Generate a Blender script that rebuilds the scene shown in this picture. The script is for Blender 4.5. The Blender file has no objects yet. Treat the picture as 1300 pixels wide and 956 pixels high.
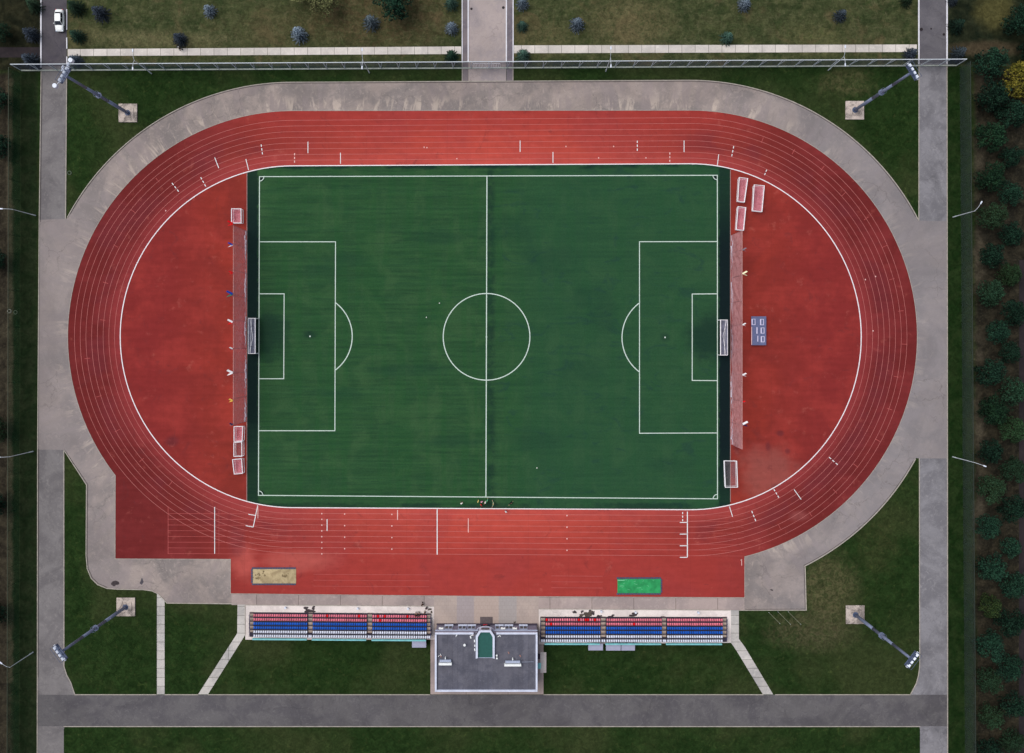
import bpy, bmesh, math, random
from mathutils import Vector, Matrix
random.seed(7)
R = math.radians
H = 171.0                      # camera height (m)
FPX = 1300 * 28 / 36.0         # focal length in photo pixels
S = FPX / H                    # photo pixels per metre on the ground
NX, NY = 645.0, 433.0          # point of the photo straight below the camera

scn = bpy.context.scene
C = scn.collection

def P(px, py, z=0.0):
    """survey: world point at height z measured at photo coordinates"""
    k = (H - z) / H / S
    return Vector(((px - NX) * k, (NY - py) * k, z))

# ------------------------------------------------------------------ colour
EXPO = 0.85
def lin(c):
    c = c / 255.0
    return c / 12.92 if c <= 0.04045 else ((c + 0.055) / 1.055) ** 2.4
def col(r, g, b, e=None):
    e = e or EXPO
    return (min(lin(r) / e, .9), min(lin(g) / e, .9), min(lin(b) / e, .9), 1.0)

class G:
    """small helper around a node tree"""
    def __init__(s, name, rough=0.9, spec=0.2):
        s.m = bpy.data.materials.new(name); s.m.use_nodes = True
        s.t = s.m.node_tree; s.n = s.t.nodes; s.l = s.t.links
        s.b = s.n['Principled BSDF']
        s.b.inputs['Roughness'].default_value = rough
        s.b.inputs['Specular IOR Level'].default_value = spec
        s._pos = None
    def link(s, a, sock):
        if isinstance(a, (int, float)):
            sock.default_value = a
        elif isinstance(a, (tuple, list)):
            sock.default_value = a[:len(sock.default_value)]
        else:
            s.l.new(a, sock)
    @property
    def pos(s):
        if s._pos is None:
            s._pos = s.n.new('ShaderNodeNewGeometry').outputs['Position']
        return s._pos
    def objc(s):
        return s.n.new('ShaderNodeTexCoord').outputs['Object']
    def island(s):
        return s.n.new('ShaderNodeNewGeometry').outputs['Random Per Island']
    def xyz(s, v=None):
        x = s.n.new('ShaderNodeSeparateXYZ'); s.l.new(v or s.pos, x.inputs[0])
        return x.outputs
    def math(s, op, a, b=0.0, clamp=False):
        x = s.n.new('ShaderNodeMath'); x.operation = op; x.use_clamp = clamp
        s.link(a, x.inputs[0]); s.link(b, x.inputs[1]); return x.outputs[0]
    def scale(s, v, sx, sy, sz=1.0, off=(0, 0, 0)):
        x = s.n.new('ShaderNodeMapping'); s.l.new(v or s.pos, x.inputs[0])
        x.inputs['Scale'].default_value = (sx, sy, sz); x.inputs['Location'].default_value = off
        return x.outputs[0]
    def noise(s, scale, detail=3.0, rough=.55, vec=None, dist=0.0):
        x = s.n.new('ShaderNodeTexNoise'); x.inputs['Scale'].default_value = scale
        x.inputs['Detail'].default_value = detail; x.inputs['Roughness'].default_value = rough
        x.inputs['Distortion'].default_value = dist
        s.l.new(vec or s.pos, x.inputs['Vector']); return x.outputs[0]
    def ss(s, v, lo, hi, a=0.0, b=1.0):
        """smoothstep"""
        x = s.n.new('ShaderNodeMapRange'); x.interpolation_type = 'SMOOTHSTEP'
        s.link(v, x.inputs[0]); x.inputs[1].default_value = lo; x.inputs[2].default_value = hi
        x.inputs[3].default_value = a; x.inputs[4].default_value = b; return x.outputs[0]
    def mix(s, f, a, b, mode='MIX'):
        x = s.n.new('ShaderNodeMix'); x.data_type = 'RGBA'; x.blend_type = mode
        s.link(f, x.inputs[0]); s.link(a, x.inputs[6]); s.link(b, x.inputs[7]); return x.outputs[2]
    def mul(s, c, v):
        x = s.n.new('ShaderNodeVectorMath'); x.operation = 'SCALE'
        s.link(c, x.inputs[0]); s.link(v, x.inputs['Scale']); return x.outputs[0]
    def dist(s, px, py, r, ax=1.0, ay=1.0, wob=0.0):
        """1 inside, soft 0 outside of an ellipse round a place on the ground"""
        p = P(px, py); x = s.xyz()
        dx = s.math('MULTIPLY', s.math('SUBTRACT', x[0], p.x), 1 / ax)
        dy = s.math('MULTIPLY', s.math('SUBTRACT', x[1], p.y), 1 / ay)
        d = s.math('SQRT', s.math('ADD', s.math('MULTIPLY', dx, dx), s.math('MULTIPLY', dy, dy)))
        if wob: d = s.math('ADD', d, s.math('MULTIPLY', s.math('SUBTRACT', s.noise(.35, 4), .5), wob))
        return s.ss(d, r * .35, r * 1.15, 1.0, 0.0)
    def out(s, c):
        s.link(c, s.b.inputs['Base Color']); return s.m

def simple(name, rgb, rough=.6, var=.12, scale=3.0, metal=0.0, spec=None, coat=0.0):
    spec = spec if spec is not None else (.05 if rough > .72 else .3)
    g = G(name, rough, spec); g.b.inputs['Metallic'].default_value = metal
    g.b.inputs['Coat Weight'].default_value = coat
    n = g.noise(scale, 4, vec=g.objc())
    return g.out(g.mul(col(*rgb), g.ss(n, .25, .75, 1 - var, 1 + var)))

def netting(name, rgb, alpha, cell=0.0):
    g = G(name, .8, .2)
    g.b.inputs['Base Color'].default_value = col(*rgb)
    t = g.n.new('ShaderNodeBsdfTransparent'); mx = g.n.new('ShaderNodeMixShader')
    a = g.ss(g.noise(1.1, 4), .3, .7, alpha * .8, alpha * 1.2)
    g.l.new(a, mx.inputs[0]); g.l.new(t.outputs[0], mx.inputs[1]); g.l.new(g.b.outputs[0], mx.inputs[2])
    g.l.new(mx.outputs[0], g.n['Material Output'].inputs[0])
    return g.m

M = {}
# ---- ground: one sheet of grass, soil under the trees
def ground_material():
    g = G('grass_and_soil', .95, .02)
    x = g.xyz(); X, Y = x[0], x[1]
    n_f = g.noise(2.6, 5, .7); n_m = g.noise(.33, 5, .65, dist=.6); n_l = g.noise(.05, 3, .6, dist=.4)
    n_s = g.noise(1.0, 4, .6, vec=g.scale(None, .35, 2.4))
    # lawns inside the fence
    low = g.mix(g.ss(n_m, .35, .7), col(26, 43, 19), col(35, 53, 25))
    low = g.mix(g.ss(n_l, .42, .66), low, col(46, 55, 31))
    low = g.mix(g.math('MULTIPLY', g.ss(g.noise(.8, 6, .75), .55, .75), .5), low, col(74, 78, 46))
    # olive dry lawn outside the fence
    up = g.mix(g.ss(n_m, .32, .68), col(46, 56, 33), col(68, 72, 47))
    up = g.mix(g.math('MULTIPLY', g.ss(n_s, .50, .8), .6), up, col(84, 84, 60))
    n_b = g.noise(.75, 6, .75, dist=.8); up = g.mix(g.math('MULTIPLY', g.ss(n_b, .52, .68), .55), up, col(92, 90, 66)); up = g.mix(g.math('MULTIPLY', g.ss(n_b, .36, .48, 1, 0), .5), up, col(42, 50, 30))
    up = g.mix(g.math('MULTIPLY', g.ss(g.noise(.12, 4, .6, dist=.8), .53, .68), .7), up, col(84, 76, 54))
    jit = g.math('MULTIPLY', g.math('SUBTRACT', g.noise(.25, 5, .65), .5), 5.0)
    fy = P(0, 84).y
    c = g.mix(g.ss(g.math('ADD', Y, g.math('MULTIPLY', jit, .15)), fy - .2, fy + .2), low, up)
    # olive strips near the pavement
    def rect_mask(x0, x1, y0, y1, soft=1.2, wob=1.0):
        a = P(x0, y1); b = P(x1, y0)
        jx = g.math('ADD', X, g.math('MULTIPLY', jit, wob * .4)); jy = g.math('ADD', Y, g.math('MULTIPLY', jit, wob * .4))
        m = g.math('MULTIPLY', g.ss(jx, a.x - soft, a.x + soft), g.ss(jx, b.x - soft, b.x + soft, 1, 0))
        m2 = g.math('MULTIPLY', g.ss(jy, a.y - soft, a.y + soft), g.ss(jy, b.y - soft, b.y + soft, 1, 0))
        return g.math('MULTIPLY', m, m2)
    # trampled patches by the south-east mast, under the north-east mast, on the north lawn
    for (px, py, r, ax, ay, cc, k) in ((1050, 745, 8, 1, 1.1, (84, 80, 56), .75), (1030, 800, 9, 1.3, .6, (84, 78, 58), .6),
                                 (1115, 690, 5, 1, 1.6, (60, 62, 38), .5), (1075, 105, 5, 1.4, .8, (88, 84, 58), .55),
                                 (480, 22, 9, 2.2, 1, (86, 66, 50), .5), (800, 30, 9, 1.2, .8, (104, 94, 68), .55),
                                 (690, 50, 8, 1, .6, (96, 88, 62), .5), (200, 50, 7, 3, .35, (110, 104, 76), .5),
                                 (1035, 50, 9, 1, .5, (92, 90, 60), .5), (350, 40, 8, 1.3, .8, (84, 76, 54), .4),
                                 (105, 45, 5, 1.5, .5, (96, 90, 64), .4), (930, 800, 4, 1, 1, (70, 72, 46), .4)):
        m = g.dist(px, py, r, ax, ay, 5.0)
        m = g.math('MULTIPLY', m, g.ss(g.noise(.7, 6, .75, dist=1.5), .40, .6, k * .3, k))
        c = g.mix(m, c, col(*cc))
    tf = g.noise(.55, 7, .8, dist=1.4, vec=g.scale(None, 1, 1, 1, (77, 3, 0))); c = g.mix(g.math('MULTIPLY', g.ss(tf, .55, .68), .38), c, col(66, 78, 40)); c = g.mix(g.math('MULTIPLY', g.ss(tf, .34, .44, 1, 0), .45), c, col(22, 34, 14))
    # deeper green mown verges beside the outer fences
    verge = g.mix(g.ss(n_m, .35, .7), col(20, 38, 15), col(34, 48, 24))
    c = g.mix(rect_mask(1203, 1226, 84, 1500, .5, .4), c, verge)
    vl = g.mix(g.ss(n_m, .35, .7), col(24, 36, 20), col(36, 44, 28))
    c = g.mix(rect_mask(14, 48, 90, 1500, .5, .4), c, vl)
    # soil and leaf litter
    soil = g.mix(g.ss(n_m, .35, .7), col(36, 33, 28), col(56, 52, 42))
    soil = g.mix(g.math('MULTIPLY', g.ss(n_f, .5, .75), .6), soil, col(68, 62, 48))
    soil_r = g.mix(g.ss(n_m, .38, .7), col(33, 32, 27), col(54, 50, 40))
    soil_r = g.mix(g.math('MULTIPLY', g.ss(n_f, .52, .78), .55), soil_r, col(84, 78, 60))
    c = g.mix(rect_mask(-3000, 15, 92, 4000, .8, 1), c, soil)
    dk = g.mix(g.ss(n_m, .35, .7), col(24, 27, 19), col(44, 44, 31))
    c = g.mix(rect_mask(-3000, 52, -4000, 90, .6, .3), c, dk)
    dk2 = g.mix(g.ss(n_m, .35, .7), col(22, 29, 20), col(42, 46, 32))
    dk2 = g.mix(g.math('MULTIPLY', g.dist(1262, 14, 5, 1, 1, 4), .6), dk2, col(86, 82, 48))
    dk2 = g.mix(g.math('MULTIPLY', g.dist(1250, 62, 4, 2.6, .5, 3), .7), dk2, col(74, 64, 50))
    c = g.mix(rect_mask(1203, 4000, -4000, 83, .6, .3), c, dk2)
    c = g.mix(rect_mask(1237, 4000, 86, 4000, .9, 1.2), c, soil_r)
    # bare pale strip just outside the east fence
    st = g.math('MULTIPLY', rect_mask(1236, 1250, 90, 700, .8, 1.5), g.ss(g.noise(.09, 4, .6), .42, .62))
    c = g.mix(g.math('MULTIPLY', st, .6), c, col(82, 76, 64))
    tr = g.math('MULTIPLY', rect_mask(9, 16, 100, 866, .35, .8), .35)
    c = g.mix(tr, c, col(92, 84, 68))
    md = g.noise(.9, 7, .72, dist=1.0, vec=g.scale(None, 1, 1, 1, (19, 71, 0))); c = g.mul(c, g.ss(md, .34, .68, .72, 1.26)); c = g.mul(c, g.ss(n_f, .25, .75, .82, 1.16))
    return g.out(c)
M['ground'] = ground_material()

def paving(name, base, dark, light, sc=1.0, slabs=0, streak=False, vary=.10):
    g = G(name, .9, .06)
    n1 = g.noise(.12 * sc, 5, .6, dist=.8); n2 = g.noise(.9 * sc, 5, .65, dist=1.2); n3 = g.noise(9, 3, .7)
    c = g.mix(g.ss(n1, .40, .62), col(*base), col(*dark))
    c = g.mix(g.math('MULTIPLY', g.ss(n2, .5, .72), .55), c, col(*light))
    n4 = g.noise(.35 * sc, 6, .7, dist=3.0)
    c = g.mix(g.math('MULTIPLY', g.ss(n4, .53, .63), .5), c, col(*dark))
    n6 = g.noise(.5 * sc, 6, .7, dist=2.2, vec=g.scale(None, 1, 1, 1, (31, 17, 0))); c = g.mix(g.math('MULTIPLY', g.ss(n6, .56, .7), .5), c, col(*light))
    if streak:
        x_ = g.xyz(); cl = g.math('MINIMUM', g.math('MAXIMUM', x_[0], P(371, 0).x), P(875, 0).x)
        dx = g.math('SUBTRACT', x_[0], cl); dy = g.math('SUBTRACT', x_[1], P(0, 427.5).y)
        th = g.math('ARCTAN2', dx, g.math('ABSOLUTE', dy)); u_ = g.math('ADD', cl, g.math('MULTIPLY', th, 50.0))
        rr_ = g.math('SQRT', g.math('ADD', g.math('MULTIPLY', dx, dx), g.math('MULTIPLY', dy, dy)))
        cb = g.n.new('ShaderNodeCombineXYZ'); g.l.new(u_, cb.inputs[0]); g.l.new(g.math('MULTIPLY', rr_, .22), cb.inputs[1]); g.l.new(g.math('SIGN', dy), cb.inputs[2])
        n5 = g.noise(.55, 5, .65, vec=cb.outputs[0], dist=.7); n7 = g.noise(.30, 5, .6, vec=g.scale(cb.outputs[0], 1, 1, 1, (50, 7, 2)), dist=1.2)
        c = g.mix(g.math('MULTIPLY', g.ss(n7, .47, .60), .55), c, col(134, 124, 124))
        near = g.ss(rr_, 52.5, 49.5)
        c = g.mix(g.math('MULTIPLY', g.math('MULTIPLY', g.ss(n5, .52, .62), near), .6), c, col(184, 170, 158))
        # darker bluish-grey tone towards the east and west
        X = g.xyz()[0]
        e = g.ss(X, P(880, 0).x, P(1150, 0).x); w = g.ss(X, P(200, 0).x, P(60, 0).x)
        c = g.mix(g.math('MULTIPLY', e, .65), c, col(124, 121, 125))
        c = g.mix(g.math('MULTIPLY', w, .55), c, col(126, 120, 121))
    if not slabs:
        vo = g.n.new('ShaderNodeTexVoronoi'); vo.feature = 'DISTANCE_TO_EDGE'; vo.inputs['Scale'].default_value = .16
        wv = g.n.new('ShaderNodeVectorMath'); wv.operation = 'ADD'; nn = g.n.new('ShaderNodeTexNoise'); nn.inputs['Scale'].default_value = .8; nn.inputs['Detail'].default_value = 5
        g.l.new(g.pos, nn.inputs['Vector']); g.l.new(g.pos, wv.inputs[0]); g.l.new(g.mul(nn.outputs['Color'], 2.2), wv.inputs[1]); g.l.new(wv.outputs[0], vo.inputs['Vector'])
        crk = g.math('MULTIPLY', g.ss(vo.outputs[0], .004, .016, 1, 0), g.ss(g.noise(.07, 3, .5), .46, .6))
        c = g.mix(g.math('MULTIPLY', crk, .4), c, g.mul(col(*dark), .6))
    if slabs:
        b = g.n.new('ShaderNodeTexBrick'); g.l.new(g.pos, b.inputs[0])
        b.offset = 0
        b.inputs['Scale'].default_value = 1; b.inputs['Brick Width'].default_value = slabs[0]
        b.inputs['Row Height'].default_value = slabs[1]; b.inputs['Mortar Size'].default_value = .05
        b.inputs['Color1'].default_value = (1, 1, 1, 1); b.inputs['Color2'].default_value = (.86, .86, .86, 1)
        b.inputs['Mortar'].default_value = (.8, .8, .8, 1) if 'roof' in name else (.35, .35, .33, 1)
        c = g.mix(1.0, c, b.outputs[0], 'MULTIPLY')
    lp = g.noise(.06, 5, .65, dist=1.5, vec=g.scale(None, 1, 1, 1, (13, 40, 0))); c = g.mul(c, g.ss(lp, .35, .65, .90, 1.07))
    c = g.mul(c, g.ss(n3, .2, .8, 1 - vary, 1 + vary))
    return g.out(c)
M['apron'] = paving('worn_apron_asphalt', (146, 135, 130), (123, 116, 114), (163, 151, 145), streak=True)
M['road_l'] = paving('road_asphalt_grey', (116, 113, 114), (101, 98, 100), (133, 129, 128), sc=1.3)
M['road_r'] = paving('road_asphalt_cool', (124, 123, 128), (106, 105, 110), (141, 139, 142), sc=1.3)
M['road_n'] = paving('road_asphalt_dark', (80, 77, 82), (72, 69, 76), (90, 86, 89), sc=1.5)
M['road_ne'] = paving('road_asphalt_dark_cool', (96, 94, 99), (86, 84, 90), (106, 103, 106), sc=1.5)
M['road_s'] = paving('south_road_asphalt', (92, 90, 92), (80, 78, 82), (106, 104, 105), sc=1.2)
M['path_n'] = paving('walkway_asphalt', (157, 146, 144), (142, 134, 136), (166, 154, 148))
M['path_side'] = paving('walkway_edge_asphalt', (118, 110, 113), (100, 95, 103), (136, 128, 126))
M['slab'] = paving('pale_concrete_slabs', (204, 198, 192), (186, 181, 176), (216, 210, 203), slabs=(2.87, 60))
M['slab2'] = paving('grey_concrete_slabs', (186, 182, 178), (160, 158, 157), (200, 196, 190), slabs=(60, 1.9))
M['dirtpath'] = paving('trodden_dirt', (62, 56, 52), (50, 46, 44), (76, 68, 60))
M['standapron'] = paving('pale_concrete', (214, 205, 201), (196, 187, 184), (224, 216, 210), sc=1.4)
M['strip'] = paving('strip_asphalt', (164, 149, 145), (148, 136, 134), (176, 162, 156), slabs=(9, 60))
M['kerb'] = simple('kerb_concrete', (158, 152, 144), .85, .18, 1.2)
M['pad'] = paving('mast_pad_concrete', (184, 172, 164), (122, 114, 110), (216, 206, 196), sc=5)
M['soilpath'] = paving('dark_path_asphalt', (47, 42, 45), (40, 37, 40), (56, 50, 50))

def plaza():
    g = G('plaza_tiles', .85, .06)
    X, Y = g.xyz()[0], g.xyz()[1]
    n1 = g.noise(.25, 4, .6); n2 = g.noise(5, 4, .6)
    c = g.mix(g.ss(n1, .35, .65), col(172, 157, 149), col(160, 147, 141))
    for a, b, cc in ((580, 602, (152, 143, 145)), (633, 656, (154, 148, 147)), (602, 633, (168, 152, 144))):
        m = g.math('MULTIPLY', g.ss(X, P(a, 0).x - .15, P(a, 0).x + .15), g.ss(X, P(b, 0).x - .15, P(b, 0).x + .15, 1, 0))
        c = g.mix(g.math('MULTIPLY', m, .9), c, col(*cc))
    b = g.n.new('ShaderNodeTexBrick'); g.l.new(g.pos, b.inputs[0]); b.offset = .5
    b.inputs['Scale'].default_value = 1; b.inputs['Brick Width'].default_value = .8; b.inputs['Row Height'].default_value = .8
    b.inputs['Mortar Size'].default_value = .03
    b.inputs['Color1'].default_value = (1, 1, 1, 1); b.inputs['Color2'].default_value = (.96, .96, .96, 1); b.inputs['Mortar'].default_value = (.86, .85, .84, 1)
    c = g.mix(1.0, c, b.outputs[0], 'MULTIPLY')
    return g.out(g.mul(c, g.ss(n2, .2, .8, .93, 1.06)))
M['plaza'] = plaza()

def track(name, infield=False):
    g = G(name, .9, .03)
    x = g.xyz(); X, Y = x[0], x[1]
    n1 = g.noise(.07, 4, .6, dist=.6); n2 = g.noise(.6, 5, .6); n3 = g.noise(7, 3, .7)
    if infield:
        c = g.mix(g.ss(n1, .38, .64), col(134, 50, 41), col(120, 46, 40))
        # painted edge darkening: orange-red beside the pitch falls off to dark near the bends
        ax = g.math('ABSOLUTE', g.math('SUBTRACT', X, P(622, 0).x))
        c = g.mix(g.ss(ax, 52, 74), c, col(121, 43, 42))
        c = g.mix(g.math('MULTIPLY', g.ss(g.noise(.16, 4, .6), .42, .70), .35), c, col(158, 60, 54))
        m = g.math('MULTIPLY', g.dist(975, 600, 7, 1.1, 1.0, 6), .5)
        c = g.mix(m, c, col(140, 84, 78))
        for (px, py, r, ax_, ay_) in ((990, 550, .9, 1, .7), (975, 566, 1.3, .6, 1.2), (935, 560, 1.6, .6, 2), (932, 600, 1.2, .6, 2),
                                      (1000, 573, .8, 1, 1), (985, 620, 1.2, 1, 1), (218, 560, 1.8, 1, .8)):
            c = g.mix(g.math('MULTIPLY', g.dist(px, py, r, ax_, ay_, 1.4), .55), c, col(84, 40, 46))
    else:
        # vignette painted into the red: brightest mid-straight and inner lanes, darker towards the edges
        r_ = g.math('ABSOLUTE', g.math('SUBTRACT', X, P(622, 0).x))
        c = g.mix(g.ss(r_, 0, 78), col(172, 70, 60), col(100, 37, 37))
        ay = g.math('ABSOLUTE', g.math('SUBTRACT', Y, P(0, 427.5).y))
        onst = g.ss(r_, 44, 66, 1, 0)
        outer = g.math('MULTIPLY', g.ss(ay, 39, 49), onst)
        c = g.mix(g.math('MULTIPLY', outer, .8), c, col(146, 54, 50))
        inl = g.math('MULTIPLY', g.ss(ay, 36.8, 41, 1, 0), onst)
        c = g.mix(g.math('MULTIPLY', inl, .4), c, col(184, 82, 75))
        c = g.mix(g.math('MULTIPLY', g.ss(n1, .45, .65), .3), c, col(138, 56, 58))
        # inner lanes of the bends
        for cx in (371, 875):
            p = P(cx, 427.5)
            dx = g.math('SUBTRACT', X, p.x); dy = g.math('SUBTRACT', Y, p.y)
            d = g.math('SQRT', g.math('ADD', g.math('MULTIPLY', dx, dx), g.math('MULTIPLY', dy, dy)))
            side = g.ss(X, p.x - 6, p.x + 6, 1, 0) if cx < 600 else g.ss(X, p.x - 6, p.x + 6)
            m = g.math('MULTIPLY', g.ss(d, 36.6, 41.5, 1, 0), side)
            c = g.mix(g.math('MULTIPLY', m, .55), c, col(148, 60, 62))
            ring = g.math('MULTIPLY', g.math('MULTIPLY', g.ss(d, 39, 41), g.ss(d, 43, 45.5, 1, 0)), side)
            c = g.mix(g.math('MULTIPLY', g.math('MULTIPLY', ring, g.ss(g.noise(.13, 4, .6), .42, .6)), .5), c, col(104, 44, 50))
        for (px, py, r, ax_, ay_, cc) in ((1015, 655, 2.5, 1, .5, (138, 76, 74)), (380, 712, 4, 2.4, .7, (176, 92, 84)), (310, 715, 3.5, 1, 1.2, (186, 92, 84)),
                                     (300, 690, 3, .7, 1.4, (116, 54, 58)), (135, 300, 3, 1, 1.4, (96, 40, 46)), (150, 270, 3, 1, 1.4, (110, 46, 50))):
            c = g.mix(g.math('MULTIPLY', g.dist(px, py, r, ax_, ay_, 3), .5), c, col(*cc))
    n8 = g.noise(.22, 6, .7, dist=2.0); c = g.mix(g.math('MULTIPLY', g.ss(n8, .56, .72), .4), c, col(92, 44, 46)); c = g.mix(g.math('MULTIPLY', g.ss(g.noise(.4, 6, .7, vec=g.scale(None, 1, 1, 1, (9, 9, 9))), .58, .75), .3), c, col(176, 98, 88))
    sm = g.math('ABSOLUTE', g.math('SUBTRACT', g.math('FRACT', g.math('DIVIDE', X, 8.7)), .5)); c = g.mix(g.ss(sm, .002, .008, .16, 0), c, col(84, 38, 40))
    n4 = g.noise(1.1, 3, .5, vec=g.scale(None, .12, 1.0))
    c = g.mul(c, g.ss(n4, .3, .7, .95, 1.05))
    c = g.mul(c, g.ss(n2, .3, .7, .95, 1.05))
    c = g.mul(c, g.ss(n3, .2, .8, .95, 1.05))
    return g.out(c)
M['track'] = track('running_track_rubber'); M['infield'] = track('infield_rubber', True)

def turf():
    g = G('artificial_turf', .95, .02)
    x = g.xyz(); X, Y = x[0], x[1]
    st = g.noise(1.0, 6, .72, vec=g.scale(None, .09, 1.35)); st2 = g.noise(1.0, 6, .75, vec=g.scale(None, .25, 4.0))
    bl = g.noise(.16, 5, .6, dist=.6); vs = g.noise(1.0, 2, .5, vec=g.scale(None, .5, .03)); fi = g.noise(3.2, 5, .75)
    c = g.mix(g.ss(st, .34, .66), col(37, 67, 44), col(45, 78, 48))
    jit_ = g.math('MULTIPLY', g.math('SUBTRACT', g.noise(.12, 4, .6), .5), .9)
    wv = g.math('SINE', g.math('MULTIPLY', g.math('ADD', Y, jit_), 2 * math.pi / 1.02)); wv2 = g.math('SINE', g.math('MULTIPLY', g.math('ADD', Y, jit_), 2 * math.pi / 3.9))
    c = g.mul(c, g.ss(wv, -1, 1, .965, 1.035)); c = g.mul(c, g.ss(wv2, -1, 1, .965, 1.035))
    c = g.mix(g.math('MULTIPLY', g.ss(st2, .46, .7), .35), c, col(42, 76, 52))
    c = g.mix(g.math('MULTIPLY', g.ss(bl, .45, .68), .5), c, col(57, 86, 55))
    c = g.mix(g.math('MULTIPLY', g.ss(vs, .46, .6), .22), c, col(28, 74, 38))
    # streaky west half, broad joints in the carpet
    west = g.ss(X, P(616, 0).x - .4, P(618, 0).x + .4, 1, 0)
    c = g.mix(g.math('MULTIPLY', g.ss(X, P(617, 0).x, P(700, 0).x), .45), c, col(38, 72, 52))
    s3 = g.noise(1.0, 5, .65, vec=g.scale(None, .10, 1.6, off=(3, 9, 0)))
    c = g.mix(g.math('MULTIPLY', g.math('MULTIPLY', g.ss(s3, .54, .66), west), .5), c, col(34, 60, 42))
    east = g.ss(X, P(616, 0).x - .4, P(640, 0).x + .4)
    s4 = g.noise(.22, 5, .65, dist=1.5, vec=g.scale(None, .6, 1.2, off=(30, 9, 0)))
    c = g.mix(g.math('MULTIPLY', g.math('MULTIPLY', g.ss(s4, .55, .68), east), .6), c, col(34, 62, 52))
    def dark(m, k, cc=(20, 38, 38)):
        nonlocal c
        c = g.mix(g.math('MULTIPLY', m, k), c, col(*cc))
    jx = g.math('ADD', X, g.math('MULTIPLY', g.math('SUBTRACT', g.noise(.7, 4), .5), 1.0))
    jy = g.math('ADD', Y, g.math('MULTIPLY', g.math('SUBTRACT', g.noise(.4, 4), .5), 1.4))
    # rubber infill worked loose behind the goal lines and along the touch lines
    yfade_l = g.ss(g.math('ABSOLUTE', g.math('SUBTRACT', Y, P(0, 400).y)), 18, 36, 1, .72)
    yfade = g.ss(g.math('ABSOLUTE', g.math('SUBTRACT', Y, P(0, 440).y)), 20, 36, 1, .66)
    dark(g.math('MULTIPLY', g.ss(jx, P(326, 0).x, P(329.5, 0).x, 1, 0), yfade_l), .95, (19, 33, 34))
    dark(g.math('MULTIPLY', g.ss(jx, P(911, 0).x, P(914.5, 0).x), yfade), .97, (17, 28, 32))
    patch = g.ss(g.noise(.18, 4, .6, vec=g.scale(None, .6, 1)), .4, .58)
    dark(g.math('MULTIPLY', g.ss(jy, P(0, 216).y, P(0, 212).y), patch), .8)
    dark(g.math('MULTIPLY', g.ss(jy, P(0, 637).y, P(0, 641).y), patch), .55)
    dark(g.math('MULTIPLY', g.math('MULTIPLY', g.ss(X, P(617, 0).x, P(620.5, 0).x), g.ss(X, P(624, 0).x, P(632, 0).x, 1, 0)), g.ss(g.noise(.5, 5, .7, vec=g.scale(None, .5, .6)), .34, .6)), .6)
    dark(g.dist(342, 424, 6.0, .8, 1.1, 6), .6); dark(g.dist(899, 428, 6.2, .9, 1.0, 6), .62)
    dark(g.dist(394, 425, 1.2, 1.6, .9, 1.5), .55); dark(g.dist(844, 428, 1.2, 1.2, 1, 1.5), .45)
    dark(g.dist(332.5, 226.5, .75), .9, (14, 24, 28)); dark(g.dist(908, 225.5, .75), .9, (14, 24, 28))
    dark(g.dist(332, 626, .75), .8, (14, 24, 28))
    for (px, py, r, ax, ay) in ((440, 330, 3, 2, .6), (405, 345, 3, 2, .5), (450, 236, 1.2, 2, .4), (700, 330, 4, 2, 1), (765, 400, 4, 1, 1.4), (740, 380, 3, 1, 1),
                                (560, 300, 4, 2, .5), (520, 470, 5, 2, .4), (430, 500, 3, 2, .5), (680, 560, 5, 1.5, .6), (740, 470, 4, 1.4, .8), (640, 290, 5, 1.4, .8), (580, 560, 4, 2, .4), (850, 590, 4, 1.4, .6)):
        dark(g.dist(px, py, r, ax, ay, 5), .32, (28, 56, 44))
    c = g.mul(c, g.ss(fi, .25, .75, .86, 1.15))
    return g.out(c)
M['turf'] = turf()

M['white'] = simple('white_line_paint', (216, 222, 224), .7, .06, 2)
M['lane'] = simple('faded_lane_paint', (182, 112, 108), .8, .12, .5)
M['lane2'] = simple('very_faded_lane_paint', (168, 84, 82), .8, .15, .5)
M['pink'] = simple('worn_white_paint', (214, 176, 172), .8, .12, 1)
M['turfline'] = simple('turf_line_white', (188, 204, 196), .8, .08, 2)
M['innerkerb'] = simple('white_kerb_paint', (222, 218, 222), .6, .06, 2)
M['whitekerb'] = simple('whitewashed_kerb', (206, 206, 214), .7, .08, 1)
M['goal'] = simple('white_goal_paint', (222, 222, 230), .45, .05)
M['steel'] = simple('galvanised_steel', (110, 120, 146), .55, .12, 1.2, metal=.15)
M['steel_dark'] = simple('mast_head_steel', (76, 88, 114), .55, .12, 1.2)
M['lampwhite'] = simple('white_lamp_housing', (204, 212, 230), .35, .04)
M['glass'] = simple('dark_glass', (30, 34, 44), .12, .05, spec=.7)
M['lens'] = simple('lamp_lens_glass', (190, 205, 225), .15, .04, spec=.7)
M['rail'] = simple('pale_fence_steel', (184, 192, 200), .6, .1, .6)
M['plinth'] = simple('pale_plinth_concrete', (166, 172, 164), .85, .12, .7)
M['mesh_n'] = netting('grey_mesh_panel', (76, 84, 100), .5)
M['mesh_w'] = netting('green_mesh_panel', (20, 60, 36), .42)
M['mesh_e'] = netting('grey_green_mesh_panel', (52, 64, 60), .42)
M['stopnet'] = netting('pale_stop_netting', (222, 172, 178), .42)
M['netpile'] = netting('bunched_netting', (190, 190, 205), .75)
M['goalnet'] = netting('goal_netting', (112, 114, 132), .72)
M['faintnet'] = netting('fine_netting', (190, 170, 180), .12)
M['smallnet'] = netting('portable_goal_netting', (224, 150, 165), .42)
M['carpaint'] = simple('white_car_paint', (222, 226, 234), .25, .02, coat=.6)
M['rubber'] = simple('black_rubber', (24, 24, 26), .8, .1)
M['chrome'] = simple('alloy', (150, 152, 158), .3, .05, metal=.7)
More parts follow.
